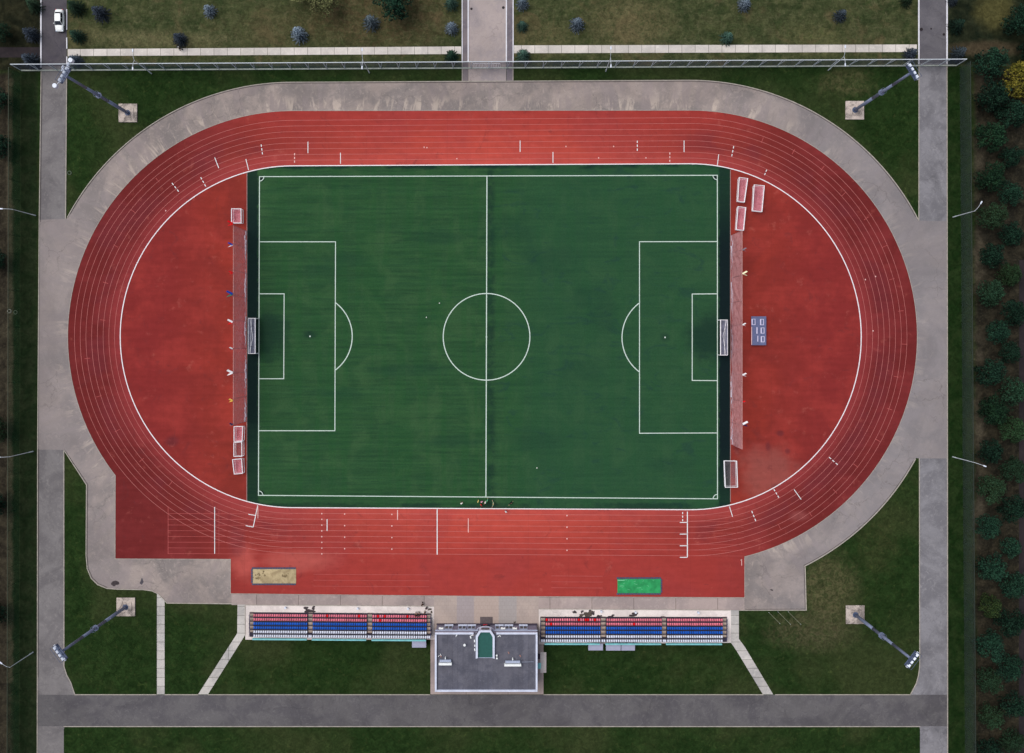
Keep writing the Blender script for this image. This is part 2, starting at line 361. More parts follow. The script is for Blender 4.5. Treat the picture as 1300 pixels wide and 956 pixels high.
M['sand'] = paving('pit_sand', (176, 160, 126), (146, 130, 100), (194, 176, 142), sc=4)
M['sandwet'] = simple('damp_sand', (122, 108, 82), .9, .3, 3)
M['navyborder'] = simple('navy_rubber_kerb', (66, 72, 96), .7, .2, 3)
M['greentarp'] = simple('green_cover_tarp', (46, 140, 84), .75, .26, .7)
M['boardblue'] = simple('slate_blue_board', (92, 98, 132), .6, .12, 2)
M['boardwhite'] = simple('board_white', (205, 200, 224), .6, .06, 3)
M['roof'] = paving('bitumen_roof', (98, 98, 108), (84, 85, 96), (112, 112, 122), sc=2.2, slabs=(1.05, 60))
M['parapet'] = simple('white_parapet_cap', (192, 198, 216), .6, .1, .6)
M['wall'] = simple('lilac_grey_render', (122, 118, 134), .85, .08, 1)
M['greenroof'] = simple('dark_green_felt', (34, 82, 76), .7, .08, 2)
M['vent'] = simple('white_vent_metal', (222, 226, 238), .45, .05)
M['vent2'] = simple('grey_vent_metal', (158, 168, 190), .5, .08)
M['seatwhite'] = simple('white_plastic_seat', (200, 205, 218), .5, .16, .9)
M['seatblue'] = simple('blue_plastic_seat', (24, 92, 186), .45, .16, .8)
M['seatred'] = simple('faded_red_plastic_seat', (208, 118, 136), .55, .2, .9)
M['seatbright'] = simple('bright_red_plastic_seat', (216, 8, 22), .4, .05)
M['standsteel'] = simple('dark_stand_steel', (42, 38, 52), .7, .15, 1)
M['tread'] = simple('aisle_tread_boards', (152, 138, 128), .85, .2, 1.5)
M['teal'] = simple('teal_back_board', (112, 176, 180), .6, .14, 1)
M['leanto'] = simple('grey_lilac_sheet_metal', (152, 154, 176), .5, .06, 1)
M['stain'] = simple('damp_dirt_stain', (82, 74, 68), .9, .3, 1.2)
M['stain_d'] = simple('tar_stain', (66, 60, 62), .9, .3, 1.2)
M['bin'] = simple('pale_blue_bin', (128, 160, 196), .5, .08)
M['black'] = simple('black_cloth', (20, 20, 26), .9, .1)
M['skin'] = simple('skin', (190, 145, 120), .6, .04)
M['hair'] = simple('dark_hair', (38, 28, 24), .7, .1)
M['brass'] = simple('cast_iron', (34, 28, 32), .7, .15)
M['bark'] = simple('bark', (62, 52, 44), .95, .25, 4)
M['lining'] = simple('porch_dark', (52, 44, 56), .8, .1)
M['matgrey'] = simple('doormat_rubber', (92, 84, 86), .9, .15, 2)
def cloth(name, rgb):
    if name not in M: M[name] = simple(name, rgb, .85, .08, 3)
    return M[name]

def leafmat(name, a, b, hi):
    g = G(name, .8, .08)
    i = g.island(); n = g.noise(.9, 4, .6, vec=g.objc())
    c = g.mix(g.ss(i, .25, .95), col(*a), col(*b))
    c = g.mix(g.math('MULTIPLY', g.ss(n, .45, .7), .6), c, col(*hi))
    oi = g.n.new('ShaderNodeObjectInfo').outputs['Random']; c = g.mul(c, g.ss(oi, 0, 1, .72, 1.35)); c = g.mix(g.math('MULTIPLY', g.ss(g.math('FRACT', g.math('MULTIPLY', oi, 7.3)), .6, 1), .25), c, col(54, 66, 34))
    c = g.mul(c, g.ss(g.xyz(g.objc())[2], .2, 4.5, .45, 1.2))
    return g.out(c)
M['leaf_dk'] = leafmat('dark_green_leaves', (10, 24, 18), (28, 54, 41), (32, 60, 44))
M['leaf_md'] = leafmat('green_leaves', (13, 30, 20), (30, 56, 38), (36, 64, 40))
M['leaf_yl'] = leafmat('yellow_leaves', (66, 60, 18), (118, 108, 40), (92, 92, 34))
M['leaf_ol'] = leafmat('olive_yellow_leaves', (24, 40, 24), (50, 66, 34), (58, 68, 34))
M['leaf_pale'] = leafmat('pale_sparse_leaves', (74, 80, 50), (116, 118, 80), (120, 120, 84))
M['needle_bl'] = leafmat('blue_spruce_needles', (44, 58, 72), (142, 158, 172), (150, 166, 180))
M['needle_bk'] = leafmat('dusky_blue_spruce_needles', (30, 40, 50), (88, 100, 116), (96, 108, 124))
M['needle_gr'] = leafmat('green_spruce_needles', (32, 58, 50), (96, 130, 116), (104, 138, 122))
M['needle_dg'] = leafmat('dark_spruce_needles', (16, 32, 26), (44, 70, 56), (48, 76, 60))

# ------------------------------------------------------------------ objects
def tag(o, label=None, cat=None, group=None, kind=None):
    if label: o['label'] = label
    if cat: o['category'] = cat
    if group: o['group'] = group
    if kind: o['kind'] = kind
    return o
def link(o, parent=None):
    C.objects.link(o)
    if parent: o.parent = parent
    return o
def thing(name, label, cat, loc=(0, 0, 0), rz=0.0, group=None):
    o = bpy.data.objects.new(name, None); o.empty_display_size = .2
    C.objects.link(o); o.location = loc; o.rotation_euler = (0, 0, rz)
    return tag(o, label, cat, group)
def obj(name, bm, mats, parent=None, smooth=False):
    me = bpy.data.meshes.new(name); bm.to_mesh(me); bm.free()
    for m in (mats if isinstance(mats, (list, tuple)) else [mats]):
        me.materials.append(M[m] if isinstance(m, str) else m)
    if smooth:
        for p in me.polygons: p.use_smooth = True
    return link(bpy.data.objects.new(name, me), parent)
def copy_tree(o, parent=None):
    c = o.copy(); C.objects.link(c); c.parent = parent
    for ch in KIDS.get(o.name, []) or [k for k in o.children]: copy_tree(ch, c)
    return c
KIDS = {}

def box(bm, c, s, rz=0.0, mi=0, bevel=0.0, rx=0.0, ry=0.0):
    r = bmesh.ops.create_cube(bm, size=1.0)
    mt = Matrix.Translation(c) @ Matrix.Rotation(rz, 4, 'Z') @ Matrix.Rotation(ry, 4, 'Y') @ Matrix.Rotation(rx, 4, 'X') @ Matrix.Diagonal((s[0], s[1], s[2], 1))
    bmesh.ops.transform(bm, matrix=mt, verts=r['verts'])
    fs = set(f for v in r['verts'] for f in v.link_faces)
    for f in fs: f.material_index = mi
    if bevel:
        es = list(set(e for v in r['verts'] for e in v.link_edges))
        bmesh.ops.bevel(bm, geom=es, offset=bevel, segments=2, affect='EDGES', profile=.6)
def bar(bm, a, b, r1, r2=None, seg=8, mi=0, caps=True):
    a = Vector(a); b = Vector(b); d = b - a
    if d.length < 1e-6: return
    r2 = r1 if r2 is None else r2
    q = d.to_track_quat('Z', 'Y').to_matrix().to_4x4()
    r = bmesh.ops.create_cone(bm, cap_ends=caps, segments=seg, radius1=r1, radius2=r2, depth=d.length,
                              matrix=Matrix.Translation((a + b) / 2) @ q)
    for f in set(f for v in r['verts'] for f in v.link_faces): f.material_index = mi
def ball(bm, c, r, sx=1, sy=1, sz=1, seg=10, mi=0):
    k = bmesh.ops.create_uvsphere(bm, u_segments=seg, v_segments=max(6, seg // 2 + 2), radius=r,
                                  matrix=Matrix.Translation(c) @ Matrix.Diagonal((sx, sy, sz, 1)))
    for f in set(f for v in k['verts'] for f in v.link_faces): f.material_index = mi
def quad(bm, pts, mi=0):
    f = bm.faces.new([bm.verts.new(p) for p in pts]); f.material_index = mi; return f

def sheet(name, px, z, mat, parent=None, kind='structure'):
    bm = bmesh.new(); vs = [bm.verts.new(P(x, y) + Vector((0, 0, z))) for x, y in px]
    f = bm.faces.new(vs); f.normal_update()
    if f.normal.z < 0: f.normal_flip()
    bmesh.ops.triangulate(bm, faces=[f])
    o = obj(name, bm, mat, parent)
    if kind: o['kind'] = kind
    return o
def ribbon(bm, pts, w, z, closed=False, h=0.0, mi=0):
    """flat line (or kerb of height h) of width w metres along survey points"""
    p = [P(*q) for q in pts]; n = len(p); L = []; Rr = []
    for i in range(n):
        a = p[(i - 1) % n] if (closed or i > 0) else None
        b = p[(i + 1) % n] if (closed or i < n - 1) else None
        d1 = (p[i] - a).normalized() if a is not None and (p[i] - a).length > 1e-6 else None
        d2 = (b - p[i]).normalized() if b is not None and (b - p[i]).length > 1e-6 else None
        d1 = d1 or d2; d2 = d2 or d1
        t = (d1 + d2); t = t.normalized() if t.length > 1e-5 else d1
        nrm = Vector((-t.y, t.x, 0)); k = 1 / max(.5, nrm.dot(Vector((-d1.y, d1.x, 0))))
        L.append(p[i] + nrm * w / 2 * k); Rr.append(p[i] - nrm * w / 2 * k)
    rng = range(n if closed else n - 1)
    Z = Vector((0, 0, z)); Hh = Vector((0, 0, z + h))
    lv = [bm.verts.new(v + Hh) for v in L]; rv = [bm.verts.new(v + Hh) for v in Rr]
    if h: lb = [bm.verts.new(v + Z * 0) for v in L]; rb = [bm.verts.new(v + Z * 0) for v in Rr]
    for i in rng:
        j = (i + 1) % n
        bm.faces.new((rv[i], rv[j], lv[j], lv[i])).material_index = mi
        if h:
            bm.faces.new((lv[i], lv[j], lb[j], lb[i])).material_index = mi
            bm.faces.new((rv[j], rv[i], rb[i], rb[j])).material_index = mi
    if h and not closed:
        bm.faces.new((lv[0], lb[0], rb[0], rv[0])); bm.faces.new((lv[-1], rv[-1], rb[-1], lb[-1]))

def sk(u, v):
    return (u, 427.5 + (v - 427.5) * (1 + 2.4e-5 * (u - 620)))
def arc(cx, cy, r, a0, a1, n=48):
    """angles in degrees, image sense: 0 right, 90 down"""
    return [(cx + r * math.cos(R(a0 + (a1 - a0) * i / n)), cy + r * math.sin(R(a0 + (a1 - a0) * i / n))) for i in range(n + 1)]
def oval(r, cl=371.0, cr=875.0, cy=427.5, n=72):
    pts = arc(cr, cy, r, -90, 90, n) + arc(cl, cy, r, 90, 270, n)
    return [sk(*p) for p in pts]

# ------------------------------------------------------------------ the setting
bm = bmesh.new(); quad(bm, [(-2500, -2500, 0), (2500, -2500, 0), (2500, 2500, 0), (-2500, 2500, 0)])
tag(obj('ground', bm, 'ground'), kind='structure')

# apron of grey asphalt round the track
ap = arc(371, 427.5, 323, 270, 208, 50) + [(83.6, 278), (50, 279), (48, 571), (81.2, 571)]   # top-left round to the south-west lawn tip
ap += [(110, 615.5), (109.5, 705), (111, 722), (116, 734), (124, 742), (136, 747), (150, 748), (182, 748.5), (193, 750), (201, 754), (207, 760), (212, 765.5),
       (303, 766.5), (303, 769), (945, 775), (1023.5, 774.5), (1022, 719.5)]
ap += arc(876, 427.5, 325.5, 63.5, 28.2, 40) + [(1167, 582), (1203, 582), (1202.3, 281), (1166.3, 280)] + arc(876, 427.5, 325.5, -27.0, -90, 60)
sheet('apron', ap, .008, 'apron')
# roads
wl = [(53.5, -900), (53.2, 0), (52.5, 90), (50, 280), (48, 570), (47.2, 866), (47, 1500)]
wr = [(81, 1500), (81, 925), (81, 925), (93, 880), (88.5, 865), (84, 857), (81.5, 846), (81.2, 571), (83.5, 278), (85, 90), (85, -900)]
sheet('road_west', [(53.5, 84), (52.7, 90), (50, 280), (48, 570), (47.2, 866), (47, 1500), (81, 1500), (81, 950), (81, 926), (95, 881), (90, 865), (85, 857), (81.5, 846), (81.2, 571), (83.5, 278), (84.8, 84)], .004, 'road_l')
sheet('road_north_west', [(53.5, -900), (53.5, 84), (84.8, 84), (84.5, -900)], .0145, 'road_n')
sheet('road_east', [(1166.5, 80), (1166.3, 280), (1167, 582), (1167.5, 845), (1166, 857), (1163, 868), (1156, 881), (1168, 926), (1168, 1500), (1203.5, 1500), (1203, 866), (1202.5, 440), (1202, 80)], .004, 'road_r')
sheet('road_north_east', [(1165.8, -900), (1166.5, 80), (1202, 80), (1201.5, -900)], .0145, 'road_ne')
sheet('road_south', [(47.5, 882), (1203.2, 882), (1203.2, 922), (47.5, 922)], .009, 'road_s')
sheet('path_east', [(1294, 330), (1293, 1500), (1345, 1500), (1345, 330)], .012, 'soilpath')
sheet('path_west', [(-900, 60), (-900, 74), (52, 73), (52, 60)], .010, 'soilpath')
sheet('path_north', [(594.5, -900), (594.5, 104), (642.5, 104), (642.5, -900)], .014, 'path_n')
sheet('path_north_edge', [(587, -900), (587, 103), (594.2, 103), (594.2, -900)], .016, 'path_side')
sheet('path_north_edge', [(643, -900), (643, 103), (651, 103), (651, -900)], .016, 'path_side')
sheet('pavement_north_west', [(86, 62.4), (86, 71.2), (585.5, 68.6), (585.5, 59)], .010, 'slab')
sheet('pavement_north_east', [(652.5, 57.6), (652.5, 67.6), (1164, 66), (1164, 56.5)], .010, 'slab')
sheet('path_south_west', [(199.3, 752.5), (199.3, 881.5), (209, 881.5), (209, 763), (204, 756)], .022, 'slab2')
sheet('path_stand_west', [(301.5, 767.5), (301.2, 804), (251.5, 881.5), (264, 881.5), (300, 824), (311.3, 806), (311.3, 767.5)], .022, 'slab2')
sheet('path_stand_east', [(928, 774.8), (928, 816), (935, 826), (968.5, 881.5), (981.5, 881.5), (946, 822), (938, 811), (938, 774.8)], .022, 'slab2')
sheet('stand_apron_west', [(311.5, 768), (311.5, 812), (551.5, 812), (551.5, 769.5)], .024, 'standapron')
sheet('stand_apron_east', [(684, 773.3), (684, 818), (928, 816), (928, 774.5)], .024, 'standapron')
sheet('strip_west', [(294, 754.5), (294, 768), (551, 769.3), (551, 757)], .020, 'strip')
sheet('strip_east', [(684, 759), (684, 773), (945, 774.3), (945, 759.5)], .020, 'strip')
sheet('plaza', [(551, 756.5), (551, 800), (684, 800), (684, 757.5)], .026, 'plaza')
sheet('building_edge_paving', [(546.5, 800), (546.5, 881.5), (690, 881.5), (690, 800)], .0225, 'strip')
sheet('building_edge_paving', [(686, 828), (686, 854), (693.5, 854), (693.5, 828)], .0285, 'standapron')

# red rubber: running track with the extra southern area, then the infield, then the turf
tr = arc(373, 427.5, 286.5, 270, 142.1, 80) + [(146.7, 709), (293, 709.6), (293, 753.3), (620, 756.6), (945, 758.3), (945, 706)]
tr += arc(877, 427.5, 287, 76.3, -90, 90)
sheet('track', tr, .030, 'track')
sheet('infield', oval(218), .035, 'infield')
def turf_outline():
    top = [sk(*p) for p in arc(371, 427.5, 217.5, 254.6, 270, 16) + arc(875, 427.5, 217.5, -90, -76.2, 16)]
    bot = [sk(*p) for p in arc(875, 427.5, 217.5, 76.2, 90, 16) + arc(371, 427.5, 217.5, 90, 105.4, 16)]
    return top + bot
sheet('turf_pitch', turf_outline(), .042, 'turf')

# kerbs
bm = bmesh.new(); ribbon(bm, oval(218.2), .19, .03, True, .055)
tag(obj('track_inner_kerb', bm, 'innerkerb'), kind='structure')
bm = bmesh.new()
for pts in (arc(371, 427.5, 323, 208, 270, 40) + arc(876, 427.5, 325.5, -90, -27.2, 40),
            [(83.5, 278), (84.8, 100)], [(1166.3, 280), (1166.5, 84)],
            [(81.3, 571), (110, 615.5), (109.5, 705), (111, 722), (116, 734), (124, 742), (136, 747), (150, 748), (182, 748.5), (193, 750), (201, 754), (207, 760), (212, 765.5), (301, 766.5)],
            [(81.3, 571), (81.5, 846), (85, 857), (90, 866), (95, 881)], [(52.5, 90), (50, 280), (48, 570), (47.2, 1200)],
            [(1202, 84), (1202.5, 440), (1203, 1200)], arc(876, 427.5, 325.5, 28.4, 63.5, 40) + [(1022, 719.5), (1023.5, 774.5), (938, 774.6)],
            [(1167, 582), (1167.5, 845), (1166, 857), (1163, 868), (1156, 881)],
            [(95, 881.8), (199, 881.8)], [(209, 881.8), (252, 881.8)], [(264, 881.8), (546, 881.8)], [(690, 881.8), (969, 881.8)], [(984, 881.8), (1156, 881.8)],
            [(81, 922.2), (1168, 922.2)],
            [(586.8, 80), (586.8, 103)], [(651.3, 80), (651.3, 103)],
            [(311.3, 768), (311.3, 806)], [(311.5, 768), (551.5, 769.5)], [(684, 773), (927, 774.5)]):
    ribbon(bm, pts, .16, .0, False, .10)
tag(obj('kerb', bm, 'kerb'), kind='structure')
bm = bmesh.new()   # dark weathered gutter just inside the kerb
for pts in (arc(371, 427.5, 321.8, 209, 270, 40) + arc(876, 427.5, 324.2, -90, -28, 40), arc(876, 427.5, 324.2, 29, 63.5, 40) + [(1020.8, 720), (1022.2, 773.3), (946, 773.6)],
            [(83, 572.5), (111.5, 615), (110.8, 705), (112.3, 722), (117.2, 733), (125, 740.8), (136.5, 745.8)], [(49.2, 570), (48.6, 860)], [(51.3, 282), (53.6, 100)]):
    ribbon(bm, pts, .10, .0125)
tag(obj('gutter', bm, simple('gutter_dirt', (70, 64, 64), .9, .3, .4)), kind='structure')
bm = bmesh.new()
for pts, w in (([(52.8, -900), (52.3, 86)], .28), ([(85, 12), (85, 38)], .2), ([(85, 48), (85.2, 62)], .2), ([(85.2, 72), (85.2, 84)], .2),
               ([(1165.8, -900), (1166.3, 82)], .26), ([(1201.8, -900), (1202, 82)], .28),
               ([(594.4, -900), (594.4, 79)], .26), ([(586.8, -900), (586.8, 80)], .2), ([(642.9, -900), (642.9, 79)], .26), ([(651.4, -900), (651.4, 80)], .22)):
    ribbon(bm, pts, w, 0, False, .13)
tag(obj('whitewashed_kerb', bm, 'whitekerb'), kind='structure')
bm = bmesh.new()   # thin edging of the rubber
ribbon(bm, arc(373, 427.5, 287, 270, 142.1, 80) + [(146.2, 709.5), (292.7, 710), (292.7, 753.6), (620, 757), (945.4, 758.7), (945.4, 706)], .09, 0, False, .045)
ribbon(bm, arc(877, 427.5, 287.5, 76.3, -90, 90) + [(373, 140.3)], .09, 0, False, .045)
tag(obj('track_outer_edging', bm, 'kerb'), kind='structure')
bm = bmesh.new()
ribbon(bm, [(313.6, 218), (313.4, 637)], .12, 0, False, .055); ribbon(bm, [(927.2, 216), (927.2, 637)], .12, 0, False, .055)
tag(obj('turf_edging', bm, simple('turf_edging_concrete', (150, 124, 122), .8)), kind='structure')

# lane lines
bm = bmesh.new()
for k in range(1, 9): ribbon(bm, oval(218.2 + 7.27 * k), .062, .040, True, 0, mi=0)
for k in range(1, 9):
    y = 646.2 + 7.27 * k
    ribbon(bm, [(213, y - 1.6), (371, y - 1), ], .07, .0403, mi=1)
    ribbon(bm, [(875, y + 1.2), (944, y + 1.5)], .05, .0403, mi=1)
ribbon(bm, [(213.5, 643), (213.5, 703)], .09, .0405, mi=1); ribbon(bm, [(278, 648), (278, 703)], .07, .0405, mi=1)
for y in (729, 736.5, 744): ribbon(bm, [(398, y), (545, y + .8)], .07, .0405, mi=1); ribbon(bm, [(700, y + 2), (765, y + 2.5)], .08, .0405, mi=1)
for (cx, a, r0, r1) in [(877, t, 262 + 3 * (i % 3), 269 + 3 * (i % 3)) for i, t in enumerate(range(-70, 72, 9))] + [(373, t, 240 + 5 * (i % 5), 247 + 5 * (i % 5)) for i, t in enumerate(range(130, 236, 11))]:
    c_, s_ = math.cos(R(a)), math.sin(R(a)); ribbon(bm, [(cx + r0 * c_, 427.5 + r0 * s_), (cx + r1 * c_, 427.5 + r1 * s_)], .09, .0405, mi=1)
tag(obj('lane_markings', bm, ['lane', 'lane2']), kind='structure')
bm = bmesh.new()
Wt = .0445
def seg(a, b, w=.14, mi=0): ribbon(bm, [a, b], w, Wt, mi=mi)
def dashed(a, b, n=3, w=.17, mi=0):
    for i in range(n):
        t0 = (i + .12) / n; t1 = (i + .7) / n
        ribbon(bm, [(a[0] + (b[0] - a[0]) * t0, a[1] + (b[1] - a[1]) * t0), (a[0] + (b[0] - a[0]) * t1, a[1] + (b[1] - a[1]) * t1)], w, Wt, mi=mi)
def dots(x, y0, step, n, mi=0):
    for i in range(n): ribbon(bm, [(x, y0 + i * step - .8), (x, y0 + i * step + .8)], .22, Wt, mi=mi)
seg((272.6, 643.5), (272.6, 703)); seg((555, 646.5), (555, 704), .18); seg((872.6, 649.5), (872.6, 707), .19)
for y in (663.2, 678, 692.8, 707.5): seg((863, y), (872.6, y), .16)
dashed((866.6, 649.5), (866.6, 663)); seg((594.5, 658), (594.5, 676), .15, 1); seg((415.3, 659), (415.3, 674), .15); seg((504.7, 647.5), (504.7, 660), .18, 1)
dots(408.6, 652, 7.3, 8, 1); dots(437.6, 652.5, 14.7, 4, 1); dots(497.5, 653, 14.7, 4, 1); dots(719.8, 654.5, 14.7, 4, 1)
seg((391, 180), (391, 194.5)); seg((432.3, 194), (432.3, 208)); seg((660.3, 178.5), (660.3, 193)); seg((702, 193), (702, 207)); seg((868.4, 178.5), (868.4, 193)); seg((912.4, 196), (910.6, 210))
dashed((374, 194), (374, 208), 3, .2, 1); dashed((331.5, 183), (333.5, 197.5)); dashed((809, 178), (809, 193)); dashed((850.3, 193), (850.3, 207), 3, .18, 1); dashed((931.6, 185), (928.5, 200))
seg((272.7, 200), (277.8, 213.5)); seg((312.2, 202), (315.7, 216)); dashed((254.6, 224.5), (262, 238)); dashed((218, 232), (228, 244.5)); seg((246, 250), (247, 250.8), .2, 1)
dashed((1052, 580), (1064.5, 591)); dashed((982, 620.5), (989.5, 633)); seg((1008, 621.5), (1017, 634)); seg((926, 643), (930, 656)); dashed((954, 648), (960, 663))
dashed((973.5, 215), (970, 223.5), 2); seg((327.2, 641.5), (321.6, 669), .15); seg((321.6, 669), (312, 667.3), .14); seg((324, 654.3), (315.4, 652.8), .13); seg((327.5, 642), (327.5, 658), .12, 1)
for (x, y) in ((538.5, 187), (542, 187.5), (580, 201.5), (718.5, 186), (779, 186), (760, 200.5), (820, 200.5), (1098.5, 355), (1111.5, 351), (1108.3, 420), (210.5, 267.5), (941, 711)):
    seg((x, y - .8), (x, y + .8), .2, 1)
seg((941.5, 710), (941.5, 718), .12, 1)
tag(obj('track_markings', bm, ['white', 'pink']), kind='structure')

# pitch lines
bm = bmesh.new(); Z_ = .050; W_ = .175
def pl(pts, w=W_, closed=False): ribbon(bm, pts, w, Z_, closed)
pl([(329.5, 224.3), (910.6, 222.6), (910.8, 633.2), (328.2, 628.8)], W_, True)
Z_ = .0545
pl([(618.2, 224), (616.9, 631)], .2)
pl([(330, 307), (426, 307), (425.2, 546.8), (329, 546.8)]); pl([(330, 373), (360.8, 373), (360.3, 480.8), (329, 480.8)])
pl([(911, 306.7), (811.8, 306.9), (811.8, 550), (911, 549.6)]); pl([(911, 373), (878.7, 373.3), (878.7, 483), (911, 483.2)])
Z_ = .0590
pl(arc(617.7, 427.6, 55, 0, 360, 80)[:-1], .2, True)
pl(arc(393.6, 427, 53.6, -53, 53, 30), .2); pl(arc(844, 428.4, 54.4, 180 - 53, 180 + 53, 30), .2)
pl(arc(329.5, 224.3, 5.6, 0, 90, 10), .16); pl(arc(910.6, 222.6, 5.6, 90, 180, 10), .16); pl(arc(910.8, 633.2, 5.6, 180, 270, 10), .16); pl(arc(328.2, 628.8, 5.6, -90, 0, 10), .16)
for x, y in ((393.6, 427), (844.3, 428.3), (617.6, 427.6)): pl([(x - .8, y), (x + .8, y)], .3)
tag(obj('pitch_markings', bm, 'turfline'), kind='structure')

# stains and manholes
def blob(px, py, rx, ry, z, mat, name='stain', seed=0, n=22, rough=.35):
    rr = random.Random(seed); ph = [rr.uniform(0, 6.28) for _ in range(5)]
    pts = []
    for i in range(n):
        a = 2 * math.pi * i / n
        k = 1 + rough * sum(math.sin((j + 2) * a + ph[j]) / (j + 1.5) for j in range(5))
        pts.append((px + rx * k * math.cos(a), py + ry * k * math.sin(a)))
    return sheet(name, pts, z, mat)
for i, (x, y, rx, ry, m) in enumerate(((388.5, 772, 2.4, 2.6, 'stain_d'), (393, 776, 5.5, 3, 'stain_d'), (398, 771.8, 2.2, 2.6, 'stain_d'), (547.8, 777, 1.5, 1.3, 'stain'), (545.5, 773.5, 2.2, 1.6, 'stain'),
        (729.5, 777, 2.2, 2.3, 'stain_d'), (739, 776.5, 1.7, 1.9, 'stain_d'), (738, 781.5, 3.2, 2.2, 'stain'), (747.5, 779.5, 6.0, 4.2, 'stain'), (749, 775, 1.5, 1.5, 'stain_d'), (753, 778.5, 1.8, 3, 'stain_d'),
        (761.5, 782.3, 3.4, 1.8, 'stain_d'), (776, 783, 5, 1.0, 'stain_d'), (778, 781.3, 1.6, 1.8, 'stain_d'), (804, 781, 5.5, 1.8, 'stain_d'), (806, 779, 3.2, 2.2, 'stain_d'), (841, 783.3, 4, 1, 'stain_d'), (720, 783.5, 4, .8, 'stain_d'))):
    blob(x, y, rx, ry, .0285 + .0003 * i, m, 'damp_stain', i + 3)
blob(146, 740.5, 4.6, 3.6, .0125, 'stain_d', 'tar_stain', 41, rough=.25); blob(180, 738.5, 2.4, 3.2, .0125, 'road_n', 'tar_stain', 42)
blob(979.7, 749, 1.6, 1.1, .0125, 'stain_d', 'tar_stain', 43)
blob(653.5, 790, 1.5, 1.3, .0285, 'stain', 'damp_stain', 44)
def manhole(px, py, r, label):
    t = thing('manhole_cover', label, 'manhole', P(px, py))
    bm = bmesh.new(); bar(bm, (0, 0, .0), (0, 0, .03), r, r, 20); obj('rim', bm, 'brass', t)
    bm = bmesh.new(); bar(bm, (0, 0, .03), (0, 0, .036), r * .75, r * .75, 16); obj('lid', bm, 'brass', t)
manhole(598.5, 11.3, .26, 'small iron manhole cover on the left side of the north walkway')
manhole(639, 9.7, .30, 'round dark manhole cover by the right kerb of the north walkway')
manhole(1169.5, 37.3, .36, 'larger dark manhole cover against the left kerb of the north-east road')
manhole(1182, 36.6, .18, 'tiny manhole cover in the middle of the north-east road')
manhole(1198.2, 43.7, .28, 'dark manhole cover near the right kerb of the north-east road')

# ------------------------------------------------------------------ fences
def fence(name, label, a, b, h, mesh, rail, n, plinth=None, posts='rail'):
    """a, b survey points of its foot"""
    A, B = P(*a), P(*b); t = thing(name, label, 'fence', A); D = B - A
    ln = D.length; u = D / ln; ang = math.atan2(u.y, u.x)
    bm = bmesh.new(); quad(bm, [(0, 0, .12), D + Vector((0, 0, .12)), D + Vector((0, 0, h)), (0, 0, h)]); obj('mesh_panel', bm, mesh, t)
    bm = bmesh.new(); box(bm, D / 2 + Vector((0, 0, h)), (ln, .15 if plinth else .08, .08), ang); obj('top_rail', bm, rail, t)
    if plinth:
        bm = bmesh.new(); box(bm, D / 2 + Vector((0, 0, .1)), (ln, .26, .2), ang); obj('plinth', bm, plinth, t)
    pm = None
    for i in range(n + 1):
        if pm is None:
            bm = bmesh.new(); box(bm, (0, 0, h / 2 + .03), (.12 if plinth else .07, .12 if plinth else .07, h + .06), 0, bevel=.01); pm = obj('post', bm, posts, t)
            o = pm
        else:
            o = pm.copy(); C.objects.link(o); o.parent = t
        o.location = u * (ln * i / n)
    return t
nf = fence('boundary_fence', 'long grey mesh fence on a pale plinth crossing the north side below the walkway', (27.5, 89.6), (1214, 83.2), 3.9, 'mesh_n', 'rail', 52, 'plinth')
A, B = P(27.5, 89.6), P(1214, 83.2)
for i in range(0, 52):      # gate bars over the walkway and raking braces
    pass
br = None
for i in range(1, 52):
    q = (B - A) * (i / 52.0)
    if br is None:
        bm = bmesh.new(); bar(bm, Vector((0, .05, .3)), Vector((.7, .05, 3.7)), .065, seg=5); br = o = obj('brace', bm, 'rail', nf)
    else:
        o = br.copy(); C.objects.link(o); o.parent = nf
    o.location = q
bm = bmesh.new()
for x0, x1 in ((601.5, 617), (618, 635)):
    for k in range(2): box(bm, P((x0 + x1) / 2, 86.6) - A + Vector((0, -.12, .6 + 2.6 * k)), ((x1 - x0) / S, .06, .08))
    for j in range(9): q = P(x0 + (x1 - x0) * j / 8, 86.6) - A; box(bm, q + Vector((0, -.12, 1.9)), (.1, .05, 2.6))
obj('gate', bm, 'goal', nf)
fence('boundary_fence', 'green mesh fence running down the west side beside the dirt trail', (26, 93.5), (24, 1060), 4.1, 'mesh_w', simple('green_fence_steel', (52, 62, 48), .6), 42, None, 'mesh_w')
fence('boundary_fence', 'grey-green mesh fence running down the east side beside the tree rows', (1218, 86), (1225.5, 1060), 4.1, 'mesh_e', simple('grey_green_fence_steel', (46, 54, 50), .6), 42, None, 'mesh_e')

